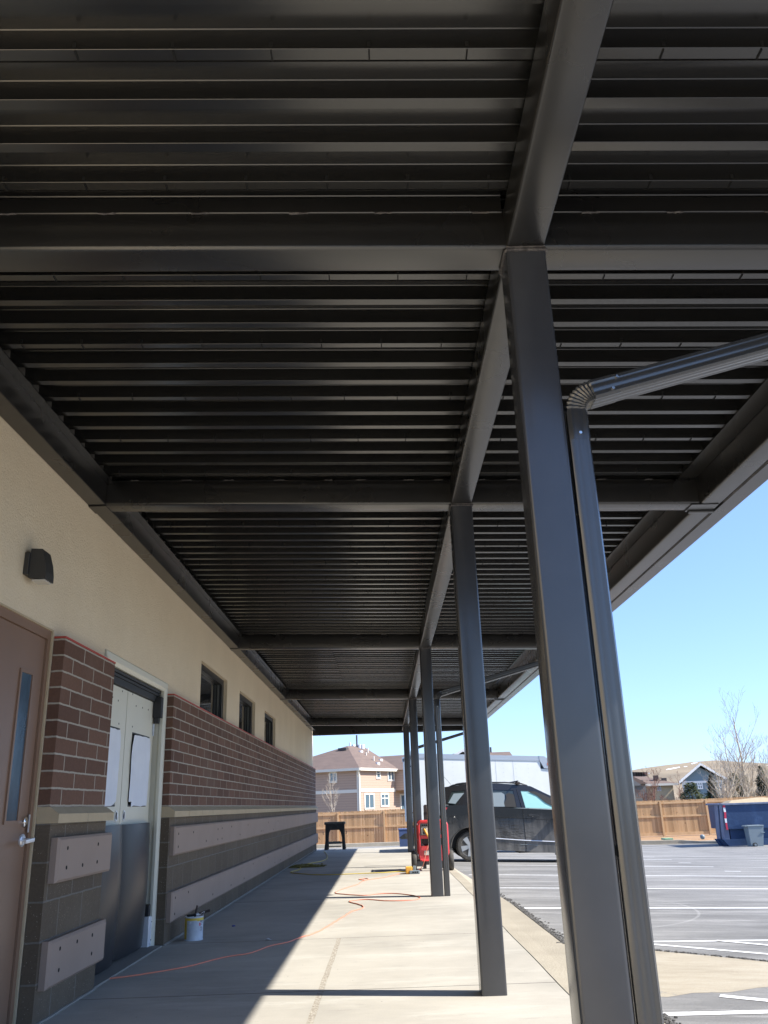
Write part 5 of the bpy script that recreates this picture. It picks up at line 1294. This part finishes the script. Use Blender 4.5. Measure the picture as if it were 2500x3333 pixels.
for zx, zy, kind, h, r in ((620, 320, 'box_vent', .25, .28), (695, 332, 'vent_pipe', .7, .07), (678, 357, 'vent_pipe', .5, .07), (757, 408, 'vent_pipe', .6, .07), (825, 402, 'box_vent', .2, .28), (795, 438, 'box_vent', .2, .28)):
    p = onroof(*c3(zx, zy), (rl[0], rl[1], R1)); m = MB(); m.tube([p-V3(0, 0, .2), p+V3(0, 0, h)], r, 8); m.build(kind, 'trim' if r < .2 else 'white', roof1)
for zx, h, r in ((508, .5, .12), (545, .25, .25), (580, 1.4, .10), (610, .25, .25), (640, .25, .25)):
    p = atY(*c3(zx, 256), HYL+8.3); m = MB(); m.tube([p-V3(0, 0, .3), p+V3(0, 0, h)], r, 8); m.build('vent_pipe', 'dark_pipe' if h > 1 else 'white', roof1)
p = onroof(*c3(440, 288), (rl[0], rl[3], R1)); m = MB(); m.obox(p+V3(0, 0, .05), u2, u1, V3(0, 0, 1), .55, .3, .15); m.build('skylight', 'dark_pipe', roof1)
def trimbox(m, a0, a1, b, z0, z1, side, th=.06):
    if side == 1: c = hp3((a0+a1)/2, -th/2-.001+b, (z0+z1)/2); m.obox(c, u1, u2, V3(0, 0, 1), (a1-a0)/2, th/2, (z1-z0)/2)
    else: c = hp3(-th/2-.001+b, (a0+a1)/2, (z0+z1)/2); m.obox(c, u2, u1, V3(0, 0, 1), (a1-a0)/2, th/2, (z1-z0)/2)
belt = plane(*c3(600, 705), cn, n1).z
m = MB(); trimbox(m, -.0, L1, 0, belt-.22, belt+.12, 1); trimbox(m, 0, L2, 0, belt-.30, belt+.06, 2); trimbox(m, 0.0, .16, -.062, zb0, eave-.1, 1, .05); trimbox(m, 0, .16, -.062, zb0, eave-.1, 2, .05)
m.build('belt_trim', 'trim', h1)
m = MB(); trimbox(m, -ov, L1+ov, -ov, eave-.26, eave+.03, 1, .10); trimbox(m, -ov, L2, -ov, eave-.26, eave+.03, 2, .10); m.tube([hp3(-ov-.05, -.3, eave-.25), hp3(-.1, -.12, eave-.9), hp3(-.1, -.12, zb0)], .09, 6); m.build('gutter', 'trim', h1)
def hwin(zx0, zy0, zx1, zy1, side, kind='window', bars=0, hbars=0):
    n_ = n1 if side == 1 else n2; uu = u1 if side == 1 else u2
    A = plane(*c3(zx0, zy0), cn, n_); B = plane(*c3(zx1, zy1), cn, n_)
    a0, a1 = sorted(((A-cn).dot(uu), (B-cn).dot(uu))); z1, z0 = A.z, B.z; t = .17
    m = MB(); trimbox(m, a0, a1, 0, z0, z0+t, side, .08); trimbox(m, a0, a1, 0, z1-t, z1, side, .08); trimbox(m, a0, a0+t, -.002, z0, z1, side, .08); trimbox(m, a1-t, a1, -.002, z0, z1, side, .08)
    for i in range(bars): c = a0+(a1-a0)*(i+1)/(bars+1); trimbox(m, c-.05, c+.05, -.002, z0, z1, side, .07)
    for i in range(hbars): c = z0+(z1-z0)*(.62 if hbars == 1 else (i+1)/(hbars+1)); trimbox(m, a0, a1, -.003, c-.05, c+.05, side, .066)
    w_ = m.build(kind, 'trim', h1); m = MB(); trimbox(m, a0+t, a1-t, .0, z0+t, z1-t, side, .03); m.build('pane', 'house_glass', w_)
hwin(375, 515, 295, 635, 2, bars=1)
hwin(775, 498, 822, 592, 1, hbars=1); hwin(893, 500, 967, 615, 1, bars=1); hwin(652, 740, 760, 905, 1, 'patio_door', bars=1); hwin(820, 738, 910, 878, 1, bars=1, hbars=1)
# projecting gabled wing on the right
wb = 1.0
W0 = L1-.3
def wing(a0, a1, b0_, z0, z1, mt, nm): m = MB(); m.prism([hp3(a0, b0_, z0), hp3(a1, b0_, z0), hp3(a1, 3, z0), hp3(a0, 3, z0)], (0, 0, z1-z0)); return m.build(nm, mt, h1)
wing(L1+.05, L1+9, -1.6, belt-.1, eave-.1, 'tan_siding', 'wing'); wing(L1+.05, L1+9, .2, zb0, belt-.11, 'tan_siding', 'wing')
m = MB(); m.prism([hp3(L1-.4, -2.0, eave-.1), hp3(L1+9.4, -2.0, eave-.1), hp3(L1+4.6, -2.0, eave+1.9)], u2*7.2); m.build('gable_roof', 'shingle', h1)
m = MB(); m.prism([hp3(L1+.1, -1.7, eave-.1), hp3(L1+8.9, -1.7, eave-.1), hp3(L1+4.5, -1.7, eave+1.6)], u2*-.32); m.build('gable_face', 'tan_siding', h1)
m = MB()
a, b = hp3(L1-.4, -2.05, eave-.1), hp3(L1+4.6, -2.05, eave+1.9); m.sweep([(-.06, -.2), (.06, -.2), (.06, .1), (-.06, .1)], a, b); m.sweep([(-.06, -.2), (.06, -.2), (.06, .1), (-.06, .1)], hp3(L1+9.4, -2.05, eave-.1), b)
m.prism([hp3(L1, -1.65, belt-.25), hp3(L1+9, -1.65, belt-.25), hp3(L1+9, -1.65, belt+.1), hp3(L1, -1.65, belt+.1)], u2*-.05); m.build('wing_trim', 'trim', h1)
A = plane(*c3(1035, 745), cn, n1); m = MB(); a0 = (A-cn).dot(u1); m.obox(hp3(a0+1.6, .15, A.z-1.3), u1, u2, V3(0, 0, 1), 1.5, .06, 1.3); wn_ = m.build('window', 'trim', h1); m = MB(); m.obox(hp3(a0+1.6, .08, A.z-1.3), u1, u2, V3(0, 0, 1), 1.3, .03, 1.1); m.build('pane', 'house_glass', wn_)
# simple box house builder: gable ridge direction along X or Y
def simple_house(name, label, Y, px0, px1, eave_py, ridge_py, wallm, roofm, gable='side', depth=9, zbot=-1.9, ridge_px=None, wins=(), deck_=False):
    A = atY(px0, eave_py, Y); B = atY(px1, eave_py, Y); A.z = B.z = (A.z+B.z)/2
    pr = atY(ridge_px or (px0+px1)/2, ridge_py, Y+(depth/2 if gable == 'side' else 0)); zr = pr.z
    h = thing(name, label, 'house', ((A.x+B.x)/2, Y, zbot))
    dvx = (ray((px0+px1)/2, eave_py).x/ray((px0+px1)/2, eave_py).y)*depth if gable == 'front' else 0; m = MB(); m.prism([(A.x, Y, zbot), (B.x, Y, zbot), (B.x, Y, A.z), (A.x, Y, A.z)], (dvx, depth, 0)); m.build('wall', wallm, h)
    o = .6
    if gable == 'side':      # ridge along X
        m = MB(); m.loft([[(A.x-o, Y-o, A.z-.1), (A.x-o, Y+depth+o, A.z-.1), (A.x-o+.0, Y+depth/2, zr)], [(B.x+o, Y-o, A.z-.1), (B.x+o, Y+depth+o, A.z-.1), (B.x+o, Y+depth/2, zr)]]); rf_ = m.build('roof', roofm, h)
    elif gable == 'hip':
        m = MB(); rx = pr.x; hw = (B.x-A.x)*.22; v = [m.bm.verts.new(p) for p in ((A.x-o, Y-o, A.z-.1), (B.x+o, Y-o, A.z-.1), (B.x+o, Y+depth+o, A.z-.1), (A.x-o, Y+depth+o, A.z-.1), (rx-hw, Y+depth/2, zr), (rx+hw, Y+depth/2, zr))]
        for f in ((0, 1, 5, 4), (1, 2, 5), (2, 3, 4, 5), (3, 0, 4), (3, 2, 1, 0)): m.bm.faces.new([v[i] for i in f])
        rf_ = m.build('roof', roofm, h)
    else:                    # gable facing the camera
        mx_ = pr.x; dvx = (ray((px0+px1)/2, eave_py).x/ray((px0+px1)/2, eave_py).y)*depth
        m = MB(); m.prism([(A.x, Y, A.z), (B.x, Y, A.z), (mx_, Y, zr-.25)], (dvx, depth, 0)); m.build('gable_wall', wallm, h)
        m = MB()
        for P0, P1 in (((A.x-o, A.z-.25), (mx_, zr)), ((B.x+o, A.z-.25), (mx_, zr))):
            m.prism([(P0[0], Y-o, P0[1]), (P1[0], Y-o, P1[1]), (P1[0], Y-o, P1[1]+.22), (P0[0], Y-o, P0[1]+.22)], (dvx, depth+o, 0))
        rf_ = m.build('roof', roofm, h)
        m = MB()
        for P0, P1 in (((A.x-o, A.z-.25), (mx_, zr)), ((B.x+o, A.z-.25), (mx_, zr))):
            m.prism([(P0[0], Y-o-.08, P0[1]-.05), (P1[0], Y-o-.08, P1[1]-.05), (P1[0], Y-o-.08, P1[1]+.28), (P0[0], Y-o-.08, P0[1]+.28)], (0, .07, 0))
        m.box((A.x-.05, Y-.08, A.z-.3), (B.x+.05, Y-.01, A.z-.02)); m.build('barge_board', 'white', h)
    if gable != 'front':
        m = MB(); m.box((A.x-o, Y-o-.08, A.z-.32), (B.x+o, Y-o, A.z-.02)); m.build('gutter', 'trim', h)
    for (x0, y0, x1, y1, bars) in wins:
        a = atY(*c5(x0, y0), Y); b = atY(*c5(x1, y1), Y); t = .14
        m = MB(); m.box((a.x-t, Y-.07, b.z-t), (b.x+t, Y-.01, b.z)); m.box((a.x-t, Y-.07, a.z), (b.x+t, Y-.01, a.z+t)); m.box((a.x-t, Y-.07, b.z), (a.x, Y-.01, a.z)); m.box((b.x, Y-.07, b.z), (b.x+t, Y-.01, a.z))
        if bars: m.box(((a.x+b.x)/2-.06, Y-.068, b.z), ((a.x+b.x)/2+.06, Y-.01, a.z)); m.box((a.x, Y-.066, (a.z+b.z)/2-.05), (b.x, Y-.01, (a.z+b.z)/2+.05))
        w_ = m.build('window', 'white', h); m = MB(); m.box((a.x, Y-.03, b.z), (b.x, Y-.008, a.z)); m.build('pane', 'house_glass', w_)
    return h, rf_, A, B, zr
g = lambda zx, zy: c5(zx, zy)
hb, rf_, A, B, zr = simple_house('tan_house', 'low tan house with long brown roof beyond the fence left of the blue house', 125, g(390, 800)[0], g(668, 800)[0], g(500, 797)[1], g(330, 694)[1], 'beige_siding', 'shingle', 'hip', 11, -2, g(330, 0)[0], wins=((512, 822, 540, 865, 1), (345, 820, 365, 860, 0)))
# its dark left wing
m = MB(); a = atY(*g(215, 795), 121); b = atY(*g(385, 795), 121); m.box((a.x-6, 121, -2), (b.x, 130, b.z)); m.build('wing_wall', 'grey_siding', hb)
m = MB(); p0 = atY(*g(205, 705), 121); p1 = atY(*g(400, 800), 121); p2 = atY(*g(-10, 800), 121)
m.prism([(p2.x, 120.5, p1.z), (p1.x, 120.5, p1.z), (p0.x, 120.5, p0.z)], (0, 10, 0)); m.build('wing_roof', 'shingle', hb)
m = MB(); m.prism([(p2.x, 120.4, p1.z-.5), (p1.x-.9, 120.4, p1.z-.2), (p0.x, 120.4, p0.z-.35)], (0, .09, 0)); m.build('wing_gable', 'grey_siding', hb)
a = atY(*g(222, 812), 120.3); b = atY(*g(240, 865), 120.3); m = MB(); m.box((a.x-.3, 120.6, b.z-.2), (b.x+.2, 120.9, a.z+.2)); w_ = m.build('window', 'white', hb); m = MB(); m.box((a.x, 120.57, b.z), (b.x-.1, 120.598, a.z)); m.build('pane', 'house_glass', w_)
# deck with rail
m = MB(); a = atY(*g(232, 872), 116); b = atY(*g(372, 872), 116); m.box((a.x-3, 116, a.z-.1), (b.x, 119, a.z)); m.box((a.x-3, 116, a.z-1.0), (b.x, 119, a.z-.85))
x = a.x-3
while x < b.x: m.box((x, 116.02, a.z-.86), (x+.10, 116.08, a.z-.1)); x += .28
for x in (a.x-2.5, a.x, b.x-.2): m.box((x, 116.1, -2), (x+.18, 116.3, a.z-.9))
m.build('porch_deck', 'shingle', hb)
for i, zx in enumerate((245, 275, 300, 325, 350, 378, 495, 580)):
    p = atY(*g(zx, 694+max(0, zx-380)*.30), 126.5); m = MB(); m.box((p.x-.3, 126.3, p.z-.4), (p.x+.3, 126.9, p.z+.18)); m.build('box_vent', 'dark_pipe', rf_)
simple_house('blue_house', 'blue gabled house with white trim among the trees beyond the fence', 118, g(765, 770)[0], g(1190, 770)[0], g(980, 768)[1], g(942, 608)[1], 'blue_siding', 'shingle2', 'front', 12, -2, g(942, 0)[0], wins=((772, 782, 808, 830, 1), (932, 790, 972, 845, 1), (1150, 775, 1195, 830, 1)))
# houses only their roofs show above the truck
simple_house('distant_house', 'brown-roofed house only just showing above the truck box', 112, 1500, 1665, 2480, 2449, 'beige_siding', 'shingle', 'side', 10)
p = atY(1598, 2447, 117); m = MB(); m.tube([p-V3(0, 0, .8), p+V3(0, 0, .6)], .12, 8); v_ = m.build('vent_pipe', 'dark_pipe', [o for o in C.objects if o.name.startswith('distant_house')][0])
simple_house('gabled_house', 'tiny dark gable peeking over the left part of the truck box', 108, 1480, 1530, 2462, 2446, 'grey_siding', 'shingle', 'front', 8, -2, 1505)

# ================================================================== HILL
ridge = [(-900, 905), (-400, 850), (0, 760), (210, 668), (320, 645), (450, 626), (600, 606), (750, 590), (860, 574), (960, 568), (1080, 574), (1200, 585), (1400, 600), (1600, 613), (1700, 608), (1900, 640), (2300, 700), (3000, 800)]
HY = 1100.0; top_ = [atY(*c5(x, y), HY) for x, y in ridge]
rings = []; rh = random.Random(2)
NX = 140; rows = [(620, 0.0), (700, .22), (800, .46), (900, .68), (1000, .86), (1060, .96), (1100, 1.0), (1180, .93), (1400, .5), (1800, .0)]
def topz(x):
    for a, b in zip(top_, top_[1:]):
        if a.x <= x <= b.x: return a.z+(b.z-a.z)*(x-a.x)/(b.x-a.x)
    return top_[0].z if x < top_[0].x else top_[-1].z
bm_ = bmesh.new(); G = []
X0, X1 = top_[0].x, top_[-1].x
for Y, f in rows:
    row = []
    for i in range(NX+1):
        x = X0+(X1-X0)*i/NX; z = -2+(topz(x)+2)*f+(math.sin(x*.021+Y*.01)*2+math.sin(x*.05+Y*.03)*1.0)*(1 if f not in (0, 1) else 0)*f*.8
        row.append(bm_.verts.new((x, Y, max(z, -2.5))))
    G.append(row)
for j in range(len(rows)-1):
    for i in range(NX): bm_.faces.new((G[j][i], G[j][i+1], G[j+1][i+1], G[j+1][i]))
bvh = BVHTree.FromBMesh(bm_)
me = bpy.data.meshes.new('hill'); bm_.to_mesh(me); bm_.free(); me.materials.append(M['hill']); me.shade_smooth(); o = bpy.data.objects.new('hill', me); C.objects.link(o); struct(o)
m = MB()
for poly in ([(598, 652), (625, 644), (680, 634), (740, 624), (746, 630), (700, 641), (650, 650), (605, 657)], [(862, 590), (890, 581), (930, 578), (925, 584), (895, 591), (866, 598)], [(778, 622), (800, 618), (828, 620), (800, 626)], [(415, 690), (432, 686), (436, 691), (420, 695)], [(1640, 612), (1659, 606), (1662, 611)]):
    pts = []
    for p in poly:
        d_ = ray(*c5(*p)).normalized(); h_ = bvh.ray_cast(O, d_)
        if h_[0] is not None: pts.append(h_[0]-d_*2.5+V3(0, 0, .0))
    if len(pts) > 2: m.poly(pts)
struct(m.build('snow', 'snow'))

# ================================================================== TREES
def bare_tree(name, label, base, height, spread, seed, mt='bark', r0=.10, stems=1, lv=4, group=None, up=.75):
    rt = random.Random(seed); t = thing(name, label, 'tree', base, group)
    trunk = MB(); crown = MB()
    def grow(p, d, L, r, lev):
        mb = trunk if lev == 0 else crown
        n = 5; pts = [p]; rs = [r]; q = p.copy(); dd = d.copy()
        for i in range(n):
            dd = (dd+Vector((rt.gauss(0, .09), rt.gauss(0, .09), rt.gauss(.03, .04)))).normalized(); q = q+dd*L/n; pts.append(q.copy()); rs.append(max(r*(1-.75*(i+1)/n), .006))
        mb.tube(pts, rs, 6 if lev == 0 else 4 if lev < 2 else 3, False)
        if lev >= lv: return
        k = {0: 9, 1: 5, 2: 3, 3: 2}.get(lev, 2)
        for i in range(k):
            f = (rt.uniform(.18, .98) if lev else .14+.84*(i+rt.random())/k); idx = f*n; j = min(int(idx), n-1); pp = pts[j]+(pts[j+1]-pts[j])*(idx-j); rr0 = rs[j]*(1-(idx-j))+rs[j+1]*(idx-j)
            a = rt.uniform(0, 2*math.pi); side = Vector((math.cos(a), math.sin(a), 0)); nd = (dd*up+side*spread*rt.uniform(.7, 1.2)+V3(0, 0, .25)).normalized()
            grow(pp, nd, L*(rt.uniform(.30, .5) if lev == 0 else rt.uniform(.4, .65))*(1.15-f*.5), max(rr0*.6, .007), lev+1)
    for s_ in range(stems):
        a = rt.uniform(0, 6.28); d = Vector((math.cos(a)*.28*(s_ > 0), math.sin(a)*.1*(s_ > 0), 1)).normalized()
        grow(Vector(base)+Vector((rt.uniform(-.4, .4)*(stems > 1), 0, 0)), d, height*(1 if s_ == 0 else rt.uniform(.55, .85)), r0*(1 if s_ == 0 else .7), 0)
    trunk.build('trunk', mt, t, 180); c_ = crown.build('crown', mt, t); return t
def at_base(px, py_top, Y, zb__=-1.2):
    p = atY(px, py_top, Y); return (p.x, Y, zb__), p.z-zb__
b_, h_ = at_base(c3(348, 0)[0], c3(0, 650)[1], 56); bare_tree('bare_tree', 'small bare young tree behind the fence in front of the brown house', b_, h_, .55, 3, 'bark', .05, 1, 3, up=.9)
b_, h_ = at_base(c5(1290, 0)[0], c5(0, 105)[1], 62); bare_tree('bare_tree', 'tallest bare pale tree standing behind the dumpster fence', b_, h_, .62, 12, 'bark', .11, 3, 3)
b_, h_ = at_base(c5(1110, 0)[0], c5(0, 330)[1], 60); bare_tree('bare_tree', 'bare leaning tree in front of the blue house gable', b_, h_, .7, 22, 'bark', .08, 3, 3)
b_, h_ = at_base(c5(1430, 0)[0], c5(0, 520)[1], 61); bare_tree('bare_tree', 'short bare multi-stemmed tree right of the tallest one', b_, h_, .6, 31, 'bark', .06, 4, 3)
b_, h_ = at_base(c5(1590, 0)[0], c5(0, 400)[1], 64); bare_tree('bare_tree', 'bare tree at the right edge in front of the big spruce', b_, h_, .5, 44, 'bark', .07, 4, 3)
b_, h_ = at_base(c5(1240, 0)[0], c5(0, 600)[1], 59); bare_tree('bare_shrub', 'pale bare shrub at the foot of the tallest bare tree', b_, h_, .7, 52, 'bark', .05, 6, 2)
b_, h_ = at_base(c5(410, 0)[0], c5(0, 740)[1], 80, -1.8); bare_tree('bare_tree', 'reddish leafless tree in front of the tan house', b_, h_, .7, 61, 'bark_red', .08, 3, 4)
b_, h_ = at_base(c5(700, 0)[0], c5(0, 760)[1], 85, -1.8); bare_tree('bare_tree', 'pinkish twiggy tree between the tan house and the blue house', b_, h_, .7, 71, 'bark_red', .06, 4, 3)
def conifer(name, label, base, h, rad, mt, seed, round_=False):
    rt = random.Random(seed); t = thing(name, label, 'tree', base); base = Vector(base)
    m = MB(); m.tube([base, base+V3(0, 0, h*.95)], [h*.025, .02], 7); m.build('trunk', 'bark_dark', t)
    m = MB(); N = 5200
    for i in range(N):
        u = rt.random()
        f = u**.75                       # 0 top .. 1 bottom
        z = h*(1-f*.93)
        rr_ = rad*(math.sqrt(max(0, 1-(2*f-1.1)**2*.8)) if round_ else (f**.85))
        lay = .78+.22*math.sin(z*5.5+rt.uniform(-.4, .4))
        a = rt.uniform(0, 2*math.pi); lump = .82+.18*math.sin(a*5+z*1.7)+.1*math.sin(a*11+z*3)
        R_ = rr_*lay*lump*(rt.random()**.35)
        p = base+Vector((math.cos(a)*R_, math.sin(a)*R_, z)); out = Vector((math.cos(a), math.sin(a), rt.uniform(-.45, .35))).normalized()
        sd = out.cross(V3(0, 0, 1)).normalized(); L = rt.uniform(.16, .34)*h/7; w_ = L*.28
        tw = rt.uniform(-1, 1); nrm = (V3(0, 0, 1)+sd*tw).normalized(); sw = out.cross(nrm).normalized()
        m.poly([p-sw*w_, p+out*L, p+sw*w_, p-out*L*.5])
    m.build('crown', mt, t)
def cf(zx, zyt, Y, wpx, label, mt, seed, round_=False, zb__=-1.6):
    b_, h_ = at_base(c5(zx, 0)[0], c5(0, zyt)[1], Y, zb__); conifer('evergreen_tree', label, b_, h_, wpx*.3134/FPX*Y/2*1.45, mt, seed, round_)
cf(850, 785, 72, 215, 'low rounded olive-green pine in front of the blue house', 'needle', 1, True)
cf(1060, 700, 76, 240, 'dark evergreen partly hiding the right half of the blue house', 'needle_blue', 2)
cf(1290, 690, 84, 200, 'evergreen behind the tallest bare tree', 'needle', 3, True)
cf(1400, 690, 80, 190, 'mid-height evergreen between the bare trees and the big spruce', 'needle', 4)
cf(1570, 615, 78, 260, 'tall dark spruce near the right edge of the view', 'needle_blue', 5)
cf(1690, 760, 76, 150, 'evergreen at the very right edge behind the fence', 'needle', 6, True)
